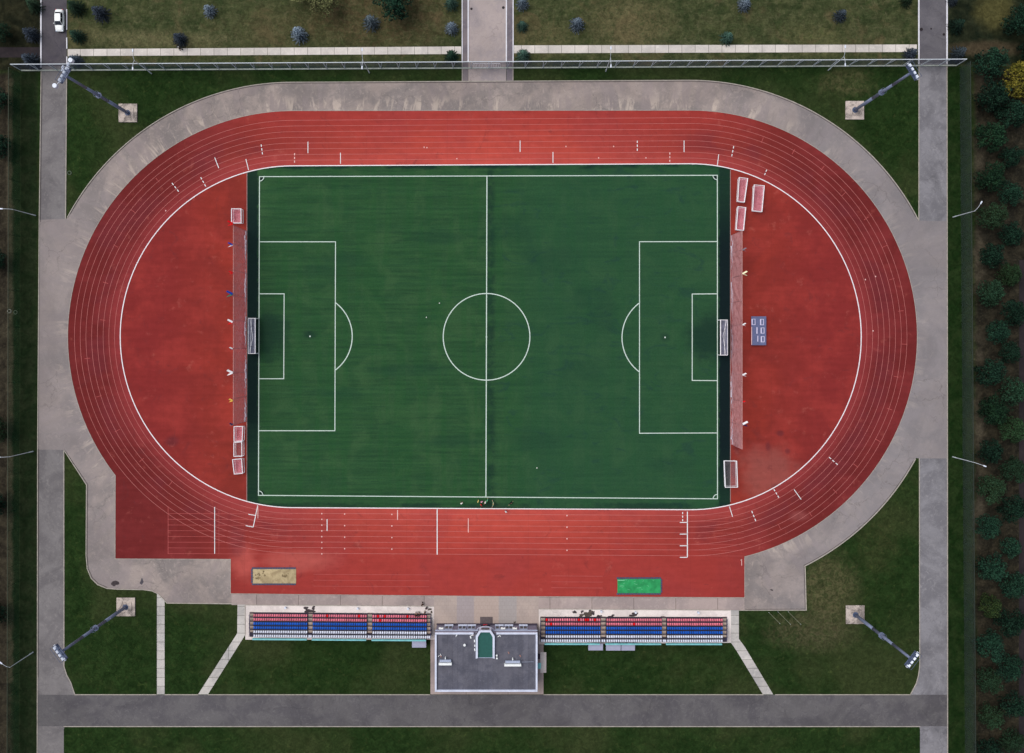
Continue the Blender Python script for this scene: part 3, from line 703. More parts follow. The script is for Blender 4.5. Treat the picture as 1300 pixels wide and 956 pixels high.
# ------------------------------------------------------------------ floodlight masts
def mast(px, py, label, padlabel, extra=False, hh=24.0):
    t = tag(thing('concrete_pad', padlabel, 'concrete pad', P(px, py)), group='concrete pads under the floodlight masts')
    bm = bmesh.new(); box(bm, (0, 0, .12), (3.95, 3.95, .24), bevel=.03); obj('slab', bm, 'pad', t)
    bm = bmesh.new(); box(bm, (.2, -.1, .29), (2.2, 2.0, .1), .05, bevel=.02); obj('footing', bm, 'pad', t)
    base = P(px, py); inward = Vector((P(622, 427).x - base.x, P(622, 427).y - base.y, 0)).normalized()
    t = thing('floodlight_mast', label, 'floodlight', base + Vector((0, 0, .34)), math.atan2(inward.y, inward.x), 'floodlight masts round the stadium')
    bm = bmesh.new(); bar(bm, (0, 0, 0), (0, 0, .06), .62, .62, 16)
    for i in range(12):
        a = i * math.pi / 6; bar(bm, (.52 * math.cos(a), .52 * math.sin(a), .06), (.52 * math.cos(a), .52 * math.sin(a), .16), .035, seg=6)
    obj('flange', bm, 'steel_dark', t)
    bm = bmesh.new(); bar(bm, (0, 0, .06), (0, 0, hh * .35), .35, .33, 14); bar(bm, (0, 0, hh * .35), (0, 0, hh * .7), .33, .28, 14); bar(bm, (0, 0, hh * .7), (0, 0, hh), .28, .23, 14); obj('pole', bm, 'steel', t, True)
    bm = bmesh.new()
    for s_ in (-.17, .17): bar(bm, (-.5, s_, 1.5), (-.34, s_, hh - .6), .03, seg=5)
    for i in range(44): z = 2 + i * .48; bar(bm, (-.5 + .16 * z / hh, -.17, z), (-.5 + .16 * z / hh, .17, z), .02, seg=5)
    obj('ladder', bm, 'steel_dark', t)
    bm = bmesh.new(); bar(bm, (0, 0, hh * .5), (0, 0, hh * .5 + .06), .62, .62, 12)
    for i in range(10):
        a = i * math.pi / 5; b_ = (i + 1) * math.pi / 5
        bar(bm, (.6 * math.cos(a), .6 * math.sin(a), hh * .5), (.6 * math.cos(a), .6 * math.sin(a), hh * .5 + 1), .025, seg=5)
        bar(bm, (.6 * math.cos(a), .6 * math.sin(a), hh * .5 + 1), (.6 * math.cos(b_), .6 * math.sin(b_), hh * .5 + 1), .025, seg=5)
    obj('rest_platform', bm, 'steel', t)
    bm = bmesh.new(); box(bm, (-.05, 0, hh + .02), (.95, 3.3, .08))
    for z in (hh + .55, hh + 1.5): box(bm, (.38, 0, z), (.12, 3.3, .12))
    for y in (-1.6, -.55, .55, 1.6):
        box(bm, (.38, y, hh + .85), (.1, .1, 1.7)); box(bm, (-.5, y, hh + .55), (.05, .05, 1.05))
    box(bm, (-.5, 0, hh + 1.08), (.05, 3.3, .05)); obj('head_frame', bm, 'steel_dark', t)
    lm = []
    for zi, z in enumerate((hh + .55, hh + 1.5)):
        for y in ((-1.2, -.4, .4, 1.2) if zi else (-1.5, 1.5)): lm.append((0.46 if zi else .1, y, z))
    if extra: lm += [(-.2, 1.55, hh + .5), (-.7, .6, hh + .4), (-1.0, 1.1, hh + .3), (0, 2.1, hh + 1)]
    for (x, y, z) in lm:
        bm = bmesh.new(); box(bm, (x, y, z), (.34, .56, .42), 0, bevel=.07, ry=R(35)); L = obj('lamp', bm, 'lampwhite', t)
        bm = bmesh.new(); box(bm, (x + .17, y, z - .12), (.03, .46, .34), 0, ry=R(35)); obj('lens', bm, 'lens', L)
    if extra:
        for y in (-2.6, 2.9):
            bm = bmesh.new(); bar(bm, (0, y * .5, hh + .5), (-.1, y, hh + .5), .05); bar(bm, (-.1, y, hh + .25), (-.1, y, hh + .95), .42, .42, 10); obj('loudspeaker', bm, 'lampwhite', t)
mast(162.8, 143.7, 'tall grey floodlight mast at the upper left with extra loudspeaker drums on its head', 'square concrete pad under the upper left floodlight mast', True)
mast(1084.7, 140.2, 'tall grey floodlight mast at the upper right, leaning view towards the east road', 'square concrete pad under the upper right floodlight mast')
mast(160.2, 770.2, 'tall grey floodlight mast at the lower left beside the west road', 'square concrete pad under the lower left floodlight mast', hh=24.6)
mast(1085.3, 780, 'tall grey floodlight mast at the lower right among the trampled grass', 'square concrete pad under the lower right floodlight mast', hh=23.6)

# ------------------------------------------------------------------ street lamps
def street_lamp(px, py, ang, heads, label):
    t = thing('street_lamp', label, 'street lamp', P(px, py), ang, 'street lamps along the fences')
    bm = bmesh.new(); bar(bm, (0, 0, 0), (0, 0, 1.2), .12, .11); bar(bm, (0, 0, 1.2), (0, 0, 8.0), .085, .055); obj('pole', bm, 'rail', t)
    bm = bmesh.new()
    for s_ in heads:
        pts = [Vector((0, 0, 7.9)), Vector((.45 * s_, 0, 8.35)), Vector((1.0 * s_, 0, 8.55)), Vector((1.6 * s_, 0, 8.6))]
        for a, b in zip(pts, pts[1:]): bar(bm, a, b, .045, .04, 6)
    obj('arm', bm, 'rail', t)
    for s_ in heads:
        bm = bmesh.new(); box(bm, (1.85 * s_, 0, 8.62), (.62, .26, .12), bevel=.04); h_ = obj('lamp_head', bm, 'lampwhite', t)
        bm = bmesh.new(); box(bm, (1.88 * s_, 0, 8.545), (.44, .2, .03)); obj('lens', bm, 'lens', h_)
for i, (x, y, w) in enumerate(((192.5, 93.5, 'first from the left'), (469, 92.5, 'second from the left'), (769, 90.5, 'second from the right'), (1051.5, 89, 'rightmost'))):
    street_lamp(x, y, R(90), (-1, 1), 'twin-armed pale street lamp by the north fence, ' + w)
street_lamp(45, 273.5, 0, (-1,), 'single-armed street lamp on the west verge, the highest of three')
street_lamp(42, 573, R(180), (1,), 'single-armed street lamp on the west verge, the middle of three')
street_lamp(42, 828, R(140), (1, ), 'single-armed street lamp on the west verge, the lowest of three')
street_lamp(1210, 275.5, R(60), (1,), 'single-armed street lamp on the east verge, the upper of two')
street_lamp(1209.5, 580, R(-20), (1,), 'single-armed street lamp on the east verge, the lower of two')

# ------------------------------------------------------------------ goals
def full_goal(px, py, facing, label):
    """facing +1: mouth towards +x"""
    t = thing('football_goal', label, 'goal', P(px, py), 0 if facing > 0 else math.pi, 'full-size goals')
    w = 3.72; h = 2.44
    bm = bmesh.new()
    for s_ in (-1, 1): bar(bm, (0, s_ * w, 0), (0, s_ * w, h), .09, seg=10)
    bar(bm, (0, -w - .06, h), (0, w + .06, h), .10, seg=10); obj('mouth_frame', bm, 'goal', t)
    bm = bmesh.new(); d = 1.5; e = 1.9
    for s_ in (-1, 1):
        bar(bm, (0, s_ * w, h), (-d, s_ * w, h * .97), .07, seg=8); bar(bm, (-d, s_ * w, h * .97), (-e, s_ * w, 0), .055, seg=8); bar(bm, (0, s_ * w, .06), (-e, s_ * w, .06), .05, seg=8)
    bar(bm, (-e, -w, .06), (-e, w, .06), .05, seg=8); bar(bm, (-d, -w, h * .97), (-d, w, h * .97), .06, seg=8); obj('support_frame', bm, 'goal', t)
    bm = bmesh.new(); n = 12; rr = random.Random(5)
    top = [[Vector((-d * i / 3, -w + 2 * w * j / n, h - .03 - .22 * math.sin(math.pi * i / 3) - rr.uniform(0, .12) * (0 < i < 3))) for j in range(n + 1)] for i in range(4)]
    bk = [[Vector((-d - (e - d) * k / 3 + rr.uniform(0, .1), -w + 2 * w * j / n, h * .95 * (1 - k / 3) + .03)) for j in range(n + 1)] for k in range(4)]
    for g_ in (top, bk):
        vv = [[bm.verts.new(p) for p in r_] for r_ in g_]
        for i in range(3):
            for j in range(n): bm.faces.new((vv[i][j], vv[i][j + 1], vv[i + 1][j + 1], vv[i + 1][j]))
    for s_ in (-1, 1): quad(bm, [(0, s_ * w, 0), (0, s_ * w, h), (-d, s_ * w, h * .96), (-e, s_ * w, 0)])
    obj('net', bm, 'goalnet', t)
    bm = bmesh.new()   # white seams of the net drawn together
    for (x0, y0, x1, y1) in ((-1.3, -w, -.5, -.3), (-.5, -.3, -1.1, w), (-1.0, -w, -.8, w)): bar(bm, (x0, y0, h + .03), (x1, y1, h + .03), .035, seg=5)
    obj('net_cord', bm, 'goal', t)
full_goal(328.6, 426.6, 1, 'white full-size goal with grey net on the left goal line')
full_goal(911, 428.6, -1, 'white full-size goal with grey net on the right goal line')

def small_goal(pts, label, hz=1.15, net='smallnet'):
    """portable goal tipped on its back, mouth frame uppermost"""
    q = [P(x, y, hz) for x, y in pts]; c = sum(q, Vector()) / 4; base = Vector((c.x, c.y, .04))
    t = thing('portable_goal', label, 'goal', base, 0, 'portable training goals')
    q = [v - base for v in q]
    bm = bmesh.new()
    for i in range(4): bar(bm, q[i], q[(i + 1) % 4], .10 if i % 2 else .07, seg=8)
    for v in q: ball(bm, v, .09, seg=8)
    obj('mouth_frame', bm, 'goal', t)
    lo = [Vector((v.x * .82 + (.25 if i in (1, 2) else -.1), v.y * .97, .05)) for i, v in enumerate(q)]
    bm = bmesh.new()
    for i in range(4): bar(bm, lo[i], lo[(i + 1) % 4], .045, seg=6); bar(bm, q[i], lo[i], .045, seg=6)
    obj('back_frame', bm, 'goal', t)
    bm = bmesh.new(); n = 6; rr = random.Random(len(label)); vv = []
    for i in range(n + 1):
        row = []
        for j in range(n + 1):
            a = q[0].lerp(q[1], i / n); b = q[3].lerp(q[2], i / n); p = a.lerp(b, j / n)
            p = p + Vector((0, 0, -.85 * math.sin(math.pi * i / n) * math.sin(math.pi * j / n) + rr.uniform(-.05, .05) - .03)); row.append(bm.verts.new(p))
        vv.append(row)
    for i in range(n):
        for j in range(n): bm.faces.new((vv[i][j], vv[i + 1][j], vv[i + 1][j + 1], vv[i][j + 1]))
    obj('net', bm, net, t)
small_goal([(294, 265), (306, 265), (306.3, 283), (294, 283)], 'smallest portable goal, squarish, at the upper end of the left stop net')
small_goal([(297.2, 541.5), (308.3, 541.5), (307.5, 560), (297.2, 560.5)], 'portable goal tight against the lower end of the left stop net')
small_goal([(297, 562), (307, 561), (307.2, 579.5), (297, 579.5)], 'empty-looking portable goal, middle of the three at the lower left', net='faintnet')
small_goal([(295.3, 583.5), (306.8, 582.5), (308, 601), (297.5, 602)], 'slightly twisted portable goal, lowest of the three at the lower left')
small_goal([(938.5, 225.3), (949.3, 226.6), (945, 256.7), (936.5, 255.5)], 'portable goal nearest the kerb at the upper end of the right stop net')
small_goal([(937, 262.3), (946.8, 263.5), (944, 292.5), (934.6, 291.5)], 'portable goal touching the top end of the right stop net')
small_goal([(957.5, 234.7), (970.3, 235.8), (967.3, 268.7), (955.5, 267.5)], 'portable goal standing apart to the right of the upper right pair')
small_goal([(919.5, 585.2), (935.2, 585.4), (936.4, 618.6), (920.9, 618.8)], 'portable goal half on turf and half on red at the lower right', net='faintnet')

# ------------------------------------------------------------------ ball stop nets with flags
def stop_net(x, y0, y1, ys, flags, label, side, h=8.0):
    A = P(x, y0); t = thing('ball_stop_net', label, 'net', A, 0, 'ball stop nets behind the goals'); B = P(x, y1) - A
    bm = bmesh.new(); n = 40; rr = random.Random(3); vv = []
    for i in range(n + 1):
        row = []
        for k in range(6):
            p = B * (i / n); z = .15 + (h - .15) * k / 5
            sag = .25 * abs(math.sin(math.pi * i / n * (len(ys) - 1))) * (k / 5) ** 2
            row.append(bm.verts.new(p + Vector((rr.uniform(-.1, .1) * (k < 5), 0, z - sag * .6))))
        vv.append(row)
    for i in range(n):
        for k in range(5): bm.faces.new((vv[i][k], vv[i + 1][k], vv[i + 1][k + 1], vv[i][k + 1]))
    obj('net', bm, 'stopnet', t)
    bm = bmesh.new()
    for i in range(n):
        p = B * (i / n); q = B * ((i + 1) / n); w_ = .18 + .16 * math.sin(i * .7)
        bar(bm, p + Vector((side * rr.uniform(0, .25), 0, .1)), q + Vector((side * rr.uniform(0, .25), 0, .1)), w_ * .55, w_ * .5, 6)
    obj('gathered_hem', bm, 'netpile', t)
    for y in ys:
        bm = bmesh.new(); q = P(x, y) - A; bar(bm, q, q + Vector((0, 0, h + .1)), .05, .04, 6); obj('post', bm, simple('net_post_steel', (150, 110, 116), .5) if 'npost' not in M else M['npost'], t)
    bm = bmesh.new(); bar(bm, Vector((0, 0, h)), B + Vector((0, 0, h)), .03, seg=5); obj('top_cable', bm, 'pink', t)
    for (y, c1, c2, lb, sz) in flags:
        q = P(x, y) - A; base = q + Vector((0, 0, h - .1))
        bm = bmesh.new(); bar(bm, base, base + Vector((0, 0, 1.0)), .02, seg=5)
        for k, cc in enumerate((0, 1)):
            a = base + Vector((-side * 0 - .05 * side, 0, .5 - .25 * k)); u = Vector((side * sz, sz * .5 * (1 - 2 * k), .1))
            vv = [a, a + u, a + u + Vector((side * .15, -.30 * sz, .35)), a + Vector((0, -.32 * sz - .1, .35))]
            quad(bm, vv, mi=k)
        tag(obj('flag', bm, [cloth('flag_' + '_'.join(map(str, c1)), c1), cloth('flag_' + '_'.join(map(str, c2)), c2)], t), lb)
M['npost'] = simple('net_post_steel', (150, 110, 116), .5)
RD, WH, BL, YL, NV, GR = (206, 22, 30), (222, 222, 230), (24, 60, 150), (226, 190, 90), (40, 44, 84), (120, 110, 120)
stop_net(312.5, 293, 535, (293, 315, 347, 378, 408, 442, 472, 503, 535),
         ((290, RD, RD, 'red flag', .9), (316, BL, WH, 'blue and white flag', .8), (350, RD, RD, 'small red flag', .6), (375, BL, (40, 110, 90), 'blue and green flag', 1.1), (409, WH, RD, 'white and red flag', .9),
          (441.5, WH, NV, 'small white flag', .5), (470, WH, WH, 'white flag', 1.0), (504, YL, YL, 'small yellow flag', .6), (533, NV, GR, 'small dark flag', .5)),
         'tall pale stop net with small flags behind the left goal', -1)
stop_net(928.3, 299, 564, (299, 322, 353, 384, 413, 443, 474, 506, 536, 564),
         ((322, GR, GR, 'small grey flag', .6), (350.5, (236, 224, 190), (236, 224, 190), 'cream flag', .8), (412.5, WH, WH, 'tiny white flag', .5), (473, WH, WH, 'small white flag', .6), (506, RD, GR, 'small dull flag', .4), (532, WH, (16, 34, 80), 'white and navy flag', .9)),
         'tall pale stop net with small flags behind the right goal', 1)

# ------------------------------------------------------------------ boards, pits, bits
def slab_quad(bm, x0, y0, x1, y1, z0, z1, org, mi=0):
    a = P(x0, y1); b = P(x1, y0); c = Vector(((a.x + b.x) / 2, (a.y + b.y) / 2, (z0 + z1) / 2)) - org
    box(bm, c, (b.x - a.x, b.y - a.y, z1 - z0), mi=mi)
o0 = P(962, 420)
t = thing('score_board', 'slate blue board with white outlined digits lying beside the right stop net', 'scoreboard', o0)
bm = bmesh.new(); a = P(952.3, 438.3); b = P(971.2, 401.8); box(bm, (0, 0, .62), (b.x - a.x, b.y - a.y, .22), bevel=.03); obj('panel', bm, 'boardblue', t)
bm = bmesh.new()
for sx in (-1.2, 1.2):
    for sy in (-2.6, 0, 2.6): box(bm, (sx, sy, .27), (.12, .12, .47))
box(bm, (-1.2, 0, .47), (.1, 5.6, .08)); box(bm, (1.2, 0, .47), (.1, 5.6, .08)); obj('frame', bm, 'standsteel', t)
bm = bmesh.new(); zt = .731
def dg(x0, y0, x1, y1, z=zt): slab_quad(bm, x0, y0, x1, y1, z, z + .012, o0)
def dbox(x0, y0, x1, y1):
    dg(x0, y0, x0 + 1.3, y1); dg(x1 - .7, y0, x1, y1); dg(x0 + 1.3, y0, x1 - .7, y0 + .5, zt); dg(x0 + 1.3, y1 - .6, x1 - .7, y1, zt)
dbox(952.9, 405, 957.6, 412.6); dbox(963.6, 405.2, 968.3, 412.8); dg(959, 415.6, 960.3, 423.7); dbox(964.3, 416, 969, 423.4); dg(960.2, 426.3, 961.2, 433.6); dbox(964.5, 427, 969.2, 434.4)
obj('digits', bm, 'boardwhite', t)
bm = bmesh.new(); slab_quad(bm, 952.5, 415, 953.4, 437.8, zt, zt + .01, o0); obj('edge_strip', bm, 'pink', t)

def pit(x0, y0, x1, y1, label, name, cat, fill, sides, tarp=False):
    cx, cy = (x0 + x1) / 2, (y0 + y1) / 2; o = P(cx, cy); t = thing(name, label, cat, o)
    bm = bmesh.new(); slab_quad(bm, x0 + 1, y0 + 1, x1 - (1 if 'r' in sides else 0), y1 - 1, .03, .075 if not tarp else .12, o); obj('cover' if tarp else 'sand', bm, fill, t)
    bm = bmesh.new(); w = 2.1
    def run(ax, ay, bx, by):
        n = max(2, int(max(abs(bx - ax), abs(by - ay)) / 3.2))
        for i in range(n):
            t0, t1 = i / n, (i + .86) / n
            xa, xb = ax + (bx - ax) * t0, ax + (bx - ax) * t1; ya, yb = ay + (by - ay) * t0, ay + (by - ay) * t1
            if abs(bx - ax) > abs(by - ay): slab_quad(bm, xa, ya - w / 2, xb, ya + w / 2, .03, .13, o)
            else: slab_quad(bm, xa - w / 2, ya, xa + w / 2, yb, .03, .13, o)
    run(x0, y0, x1, y0); run(x0, y1, x1, y1)
    if 'l' in sides: run(x0, y0 + 1.3, x0, y1 - 1.2)
    if 'r' in sides: run(x1, y0 + 1.3, x1, y1 - 1.2)
    obj('border', bm, 'navyborder', t); return t, o
t, o = pit(320, 721.2, 376, 741.6, 'long jump pit of pale sand with a navy border at the lower left', 'long_jump_pit', 'sand pit', 'sand', 'l')
for (x, y, rx, ry, sd) in ((361.5, 731, 4.5, 2.4, 61), (328, 731, 6, 8, 62)):
    rr = random.Random(sd); bm = bmesh.new()
    for k in range(26 if sd == 62 else 16):
        q = P(x + rr.gauss(0, rx * .45), y + rr.gauss(0, ry * .4)) - o; ball(bm, q + Vector((0, 0, .05)), rr.uniform(.1, .26), 1, 1, .3, 6)
    obj('sand_heap', bm, 'sandwet', t)
t, o = pit(782.8, 733.8, 839.5, 753.8, 'long jump pit under a bright green cover at the lower right', 'covered_jump_pit', 'sand pit', 'greentarp', 'r', True)
bm = bmesh.new(); rr = random.Random(9)
for k in range(14):
    q = P(rr.uniform(786, 836), rr.uniform(736, 752)) - o; bar(bm, q + Vector((0, 0, .125)), q + Vector((rr.uniform(-1, 1), rr.uniform(-.25, .25), .128)), .03, seg=5)
slab_quad(bm, 784, 736, 793, 736.9, .121, .14, o); obj('fold', bm, simple('tarp_fold', (120, 190, 150), .6), t)

# poles lying on the grass
for i, (a, b) in enumerate((((976.5, 778), (989.5, 791)), ((988, 777), (1003, 792)), ((1001, 777), (1016, 792)))):
    A, B = P(*a), P(*b); t = thing('metal_pole', ('leftmost', 'middle', 'rightmost')[i] + ' of three thin pale poles lying on dry grass', 'pole', A, 0, 'poles lying on the grass')
    bm = bmesh.new(); bar(bm, (0, 0, .06), B - A + Vector((0, 0, .06)), .045, seg=6); obj('tube', bm, simple('dull_pole_paint', (120, 122, 104), .7), t)
    bm = bmesh.new()
    for e_ in (Vector((0, 0, 0)), B - A): bar(bm, e_ + Vector((-.12, .12, .06)), e_ + Vector((.12, -.12, .06)), .04, seg=6)
    obj('end_bracket', bm, 'rail', t)

# tyres half-buried in the ground
for (x, y, lb) in ((12.3, 395, 'white-painted tyre ring lying on the dirt trail by the west fence'), (20, 396.5, 'dark-green tyre ring lying on the west verge beside a white one'), (88.5, 219.5, 'grey ring lying on the lawn beside the west road')):
    bm = bmesh.new(); ms = 24; rr_ = .38
    for i in range(ms):
        a = 2 * math.pi * i / ms; b = 2 * math.pi * (i + 1) / ms
        bar(bm, (rr_ * math.cos(a), rr_ * math.sin(a), .08), (rr_ * math.cos(b), rr_ * math.sin(b), .08), .085, seg=6)
    o = obj('tyre', bm, simple('painted_tyre', (130, 132, 124) if x < 15 else (78, 90, 74), .7)); o.location = P(x, y); tag(o, lb, 'tyre')
# blue bins
for i, (x, y, w) in enumerate(((363, 770.8, 'leftmost in front of the left stand'), (454.5, 771.8, 'middle one in front of the left stand'), (518.3, 772, 'rightmost in front of the left stand'),
                               (763, 775.5, 'leftmost in front of the right stand'), (806.5, 776.8, 'middle one in front of the right stand'), (886, 777, 'rightmost in front of the right stand'))):
    t = thing('litter_bin', 'small pale blue litter bin, ' + w, 'litter bin', P(x, y), random.uniform(-.2, .2), 'litter bins before the stands')
    bm = bmesh.new(); bar(bm, (0, 0, .06), (0, 0, .62), .15, .20, 12, caps=True); obj('body', bm, 'bin', t)
    bm = bmesh.new(); bar(bm, (0, 0, .62), (0, 0, .66), .23, .23, 12); obj('rim', bm, 'seatwhite', t)
    bm = bmesh.new(); box(bm, (0, 0, .03), (.3, .08, .06)); box(bm, (0, 0, .031), (.08, .3, .055)); obj('foot', bm, 'standsteel', t)

# ------------------------------------------------------------------ grandstands
def seat_geom(bm, c, mi=0):
    sw = .33
    x, y, z = c   # faces +y (towards the track)
    box(bm, (x, y, z), (sw, .38, .05), mi=mi); box(bm, (x, y - .19, z + .16), (sw, .06, .30), mi=mi, rx=R(10)); box(bm, (x, y - .02, z - .07), (.10, .26, .09), mi=mi)
    for s_ in (-.15, .15): box(bm, (x + s_, y + .02, z + .045), (.03, .34, .05), mi=mi)
def stand(blocks, yrow, dy, x0, x1, label, bright, lean, skew, endpad):
    ox, oy = (x0 + x1) / 2, yrow + 13; O = P(ox, oy); t = thing('grandstand', label, 'grandstand', O, 0, 'small open grandstands')
    def W(px, py, z): return P(px, py, z) - O
    RZ = [.62 + .36 * r for r in range(6)]
    def yy(px, r): return yrow + dy * r + skew * (px - x0)
    # platforms
    bm = bmesh.new()
    for r in range(6):
        a = W(x0, yrow + dy * r, RZ[r]); b = W(x1, yrow + dy * r + skew * (x1 - x0), RZ[r])
        box(bm, ((a.x + b.x) / 2, (a.y + b.y) / 2 - .05, RZ[r] - .42), (b.x - a.x, .80, .05), math.atan2(b.y - a.y, b.x - a.x))
        box(bm, ((a.x + b.x) / 2, (a.y + b.y) / 2 + .36, RZ[r] - .58), (b.x - a.x, .04, .28), math.atan2(b.y - a.y, b.x - a.x))
    obj('platform', bm, 'standsteel', t)
    bm = bmesh.new(); n = 12
    for i in range(n + 1):
        px = x0 + (x1 - x0) * i / n
        for r in (0, 2, 4, 5):
            q = W(px, yy(px, r), RZ[r]); box(bm, (q.x, q.y, (RZ[r] - .45) / 2), (.08, .08, RZ[r] - .45))
        a = W(px, yy(px, 0), .3); b = W(px, yy(px, 5), RZ[5]); bar(bm, (a.x, a.y, .12), (b.x, b.y, RZ[5] - .55), .035, seg=5)
    obj('support_frame', bm, 'standsteel', t)
    # aisle steps
    aisles = [((blocks[0][1] + blocks[1][0]) / 2, blocks[1][0] - blocks[0][1] - 1.2), ((blocks[1][1] + blocks[2][0]) / 2, blocks[2][0] - blocks[1][1] - 1.2),
              ((x0 + blocks[0][0]) / 2, blocks[0][0] - x0 - .8), ((x1 + blocks[2][1]) / 2, x1 - blocks[2][1] - .8)]
    for (ax, aw) in aisles:
        bm = bmesh.new()
        for r in range(5):
            q = W(ax, yy(ax, r) + .4, RZ[r]); box(bm, (q.x, q.y, RZ[r] - .37), (aw / S, .46, .05))
            box(bm, (q.x, q.y + .42, RZ[r] - .5), (aw / S, .22, .05))
        obj('steps', bm, 'tread', t)
    # railings
    for px in (x0 + .4, x1 - .4):
        bm = bmesh.new()
        for r in range(6):
            q = W(px, yy(px, r), RZ[r]); bar(bm, (q.x, q.y, RZ[r] - .4), (q.x, q.y, RZ[r] + .6), .025, seg=5)
        a = W(px, yy(px, 0), RZ[0] + .6); b = W(px, yy(px, 5), RZ[5] + .6)
        bar(bm, a, b, .035, seg=6); bar(bm, a - Vector((0, 0, .5)), b - Vector((0, 0, .5)), .025, seg=5); obj('railing', bm, simple('blue_grey_railing', (58, 58, 92), .6), t)
    # seats
    seats = []
    for r in range(6):
        mat = ('seatred', 'seatred', 'seatblue', 'seatblue', 'seatwhite', 'seatwhite')[r]
        bl = list(blocks) + ([(blocks[0][1] + 1, blocks[1][0] - 1), (blocks[1][1] + 1, blocks[2][0] - 1), endpad] if r == 5 else [])
        for bi, (a, b) in enumerate(bl):
            m = max(2, round((b - a) / 2.87))
            for i in range(m):
                px = a + (b - a) * (i + .5) / m; q = W(px, yy(px, r), RZ[r])
                mm = 'seatbright' if (r, bi, i) in bright else mat
                seats.append((r, q, mm))
    seats.sort(key=lambda s_: -s_[0])
    protos = {}
    for r, q, mm in seats[:100]:
        if mm not in protos:
            bm = bmesh.new(); seat_geom(bm, (0, 0, 0)); o = obj('seat', bm, mm, t); protos[mm] = o
        else:
            o = protos[mm].copy(); C.objects.link(o); o.parent = t
        o.location = q
    bm = bmesh.new(); order = ['seatred', 'seatblue', 'seatwhite', 'seatbright']
    for r, q, mm in seats[100:]: seat_geom(bm, q, order.index(mm))
    tag(obj('seats', bm, order, t), kind='stuff')
    # back boards
    for a, b in blocks:
        yb = yrow + dy * 5 + 4.9; bm = bmesh.new(); q0 = W(a - 1, yb + skew * (a - x0), 2.7); q1 = W(b - 1, yb + skew * (b - x0), 2.7); c = (q0 + q1) / 2
        box(bm, (c.x, c.y + .02, 2.55), ((q1 - q0).length, .28, .5), math.atan2(q1.y - q0.y, q1.x - q0.x)); obj('back_board', bm, 'teal', t)
    for (a, b, y0, y1, lb) in lean:
        oo = P((a + b) / 2, y1, 0); s_ = thing('lean_to_roof', lb, 'lean-to', oo, 0, 'grey lean-to roofs behind the stands'); bm = bmesh.new()
        q0 = P(a, y0, 1.9) - oo; q1 = P(b, y1, 1.7) - oo; box(bm, ((q0.x + q1.x) / 2, (q0.y + q1.y) / 2, 1.8), (q1.x - q0.x, abs(q0.y - q1.y), .05), rx=R(6)); obj('roof_sheet', bm, 'leanto', s_)
        bm = bmesh.new()
        for px_ in (q0.x + .1, q1.x - .1):
            for py_ in (q0.y - .1, q1.y + .1): box(bm, (px_, py_, .86), (.07, .07, 1.7))
        box(bm, ((q0.x + q1.x) / 2, q1.y + .12, .7), (q1.x - q0.x - .3, .03, 1.2)); obj('frame', bm, 'leanto', s_)
    return W, RZ, O
bright1 = {(0, 1, 6), (0, 1, 20), (0, 2, 2), (0, 2, 5), (0, 2, 15), (1, 2, 3)}
bright2 = {(0, 0, 0), (0, 0, 14), (0, 0, 17), (0, 0, 18), (0, 0, 21), (1, 0, 2), (1, 1, 12)}
stand(((321.4, 390.4), (396.8, 465.8), (472.6, 541.8)), 780.6, 5.22, 316, 547, 'open grandstand left of the clubhouse, red blue and white seat rows', bright1,
      ((523, 541, 813.6, 822, 'small grey lean-to roof behind the right end of the left stand'),), .0075, (541.9, 546.5))
stand(((692.4, 762.4), (769.6, 840.3), (846.6, 917.6)), 786.4, 5.3, 686, 923.5, 'open grandstand right of the clubhouse, red blue and white seat rows', bright2,
      ((747, 765.4, 817, 825.6, 'left one of three grey lean-to roofs behind the right stand'), (769.4, 788, 817, 825.8, 'middle one of three grey lean-to roofs behind the right stand'), (789, 806, 817.2, 825.8, 'right one of three grey lean-to roofs behind the right stand')), .0012, (686.6, 692))

# ------------------------------------------------------------------ clubhouse
HB = 4.9
O = P(617.5, 793); t = thing('clubhouse', 'flat-roofed clubhouse with dark roof, white parapet and a green-roofed bay', 'building', O)
def B(px, py, z): return P(px, py, z) - O
x0 = B(552.2, 803.5, HB).x; x1 = B(682.3, 805.5, HB).x; y1 = B(617, 803.2, HB).y; y0 = y1 - 12.3
cx, cy = (x0 + x1) / 2, (y0 + y1) / 2
bm = bmesh.new(); box(bm, (cx, cy, HB / 2 - .2), (x1 - x0 - .1, y1 - y0 - .1, HB - .4)); obj('wall', bm, 'wall', t)
bm = bmesh.new(); box(bm, (cx, cy, HB - .30), (x1 - x0 - .5, y1 - y0 - .5, .16)); obj('roof', bm, 'roof', t)
bm = bmesh.new(); w = .38; xa = B(603, 0, HB).x; xb = B(629, 0, HB).x
for (a, b) in ((x0, xa - .3), (xb + .2, x1)): box(bm, ((a + b) / 2, y1 - w / 2 + .05, HB - .12), (b - a, w, .5), bevel=.02)
for x in (x0 + w / 2 - .02, x1 - w / 2 + .02): box(bm, (x, cy - w / 2, HB - .121), (w, y1 - y0 - w, .5), bevel=.02)
box(bm, (cx, y0 + w / 2, HB - .119), (x1 - x0 - 2 * w, w, .5), bevel=.02); obj('parapet', bm, 'parapet', t)
bm = bmesh.new(); box(bm, (cx, y1 + .10, .25), (x1 - x0 + .15, .22, .5)); obj('plinth', bm, simple('dark_plinth', (70, 64, 76), .8), t)
bm = bmesh.new(); box(bm, (cx, y1 + .07, 3.75), (x1 - x0 + .1, .22, .16), bevel=.02); obj('cornice', bm, 'vent2', t)
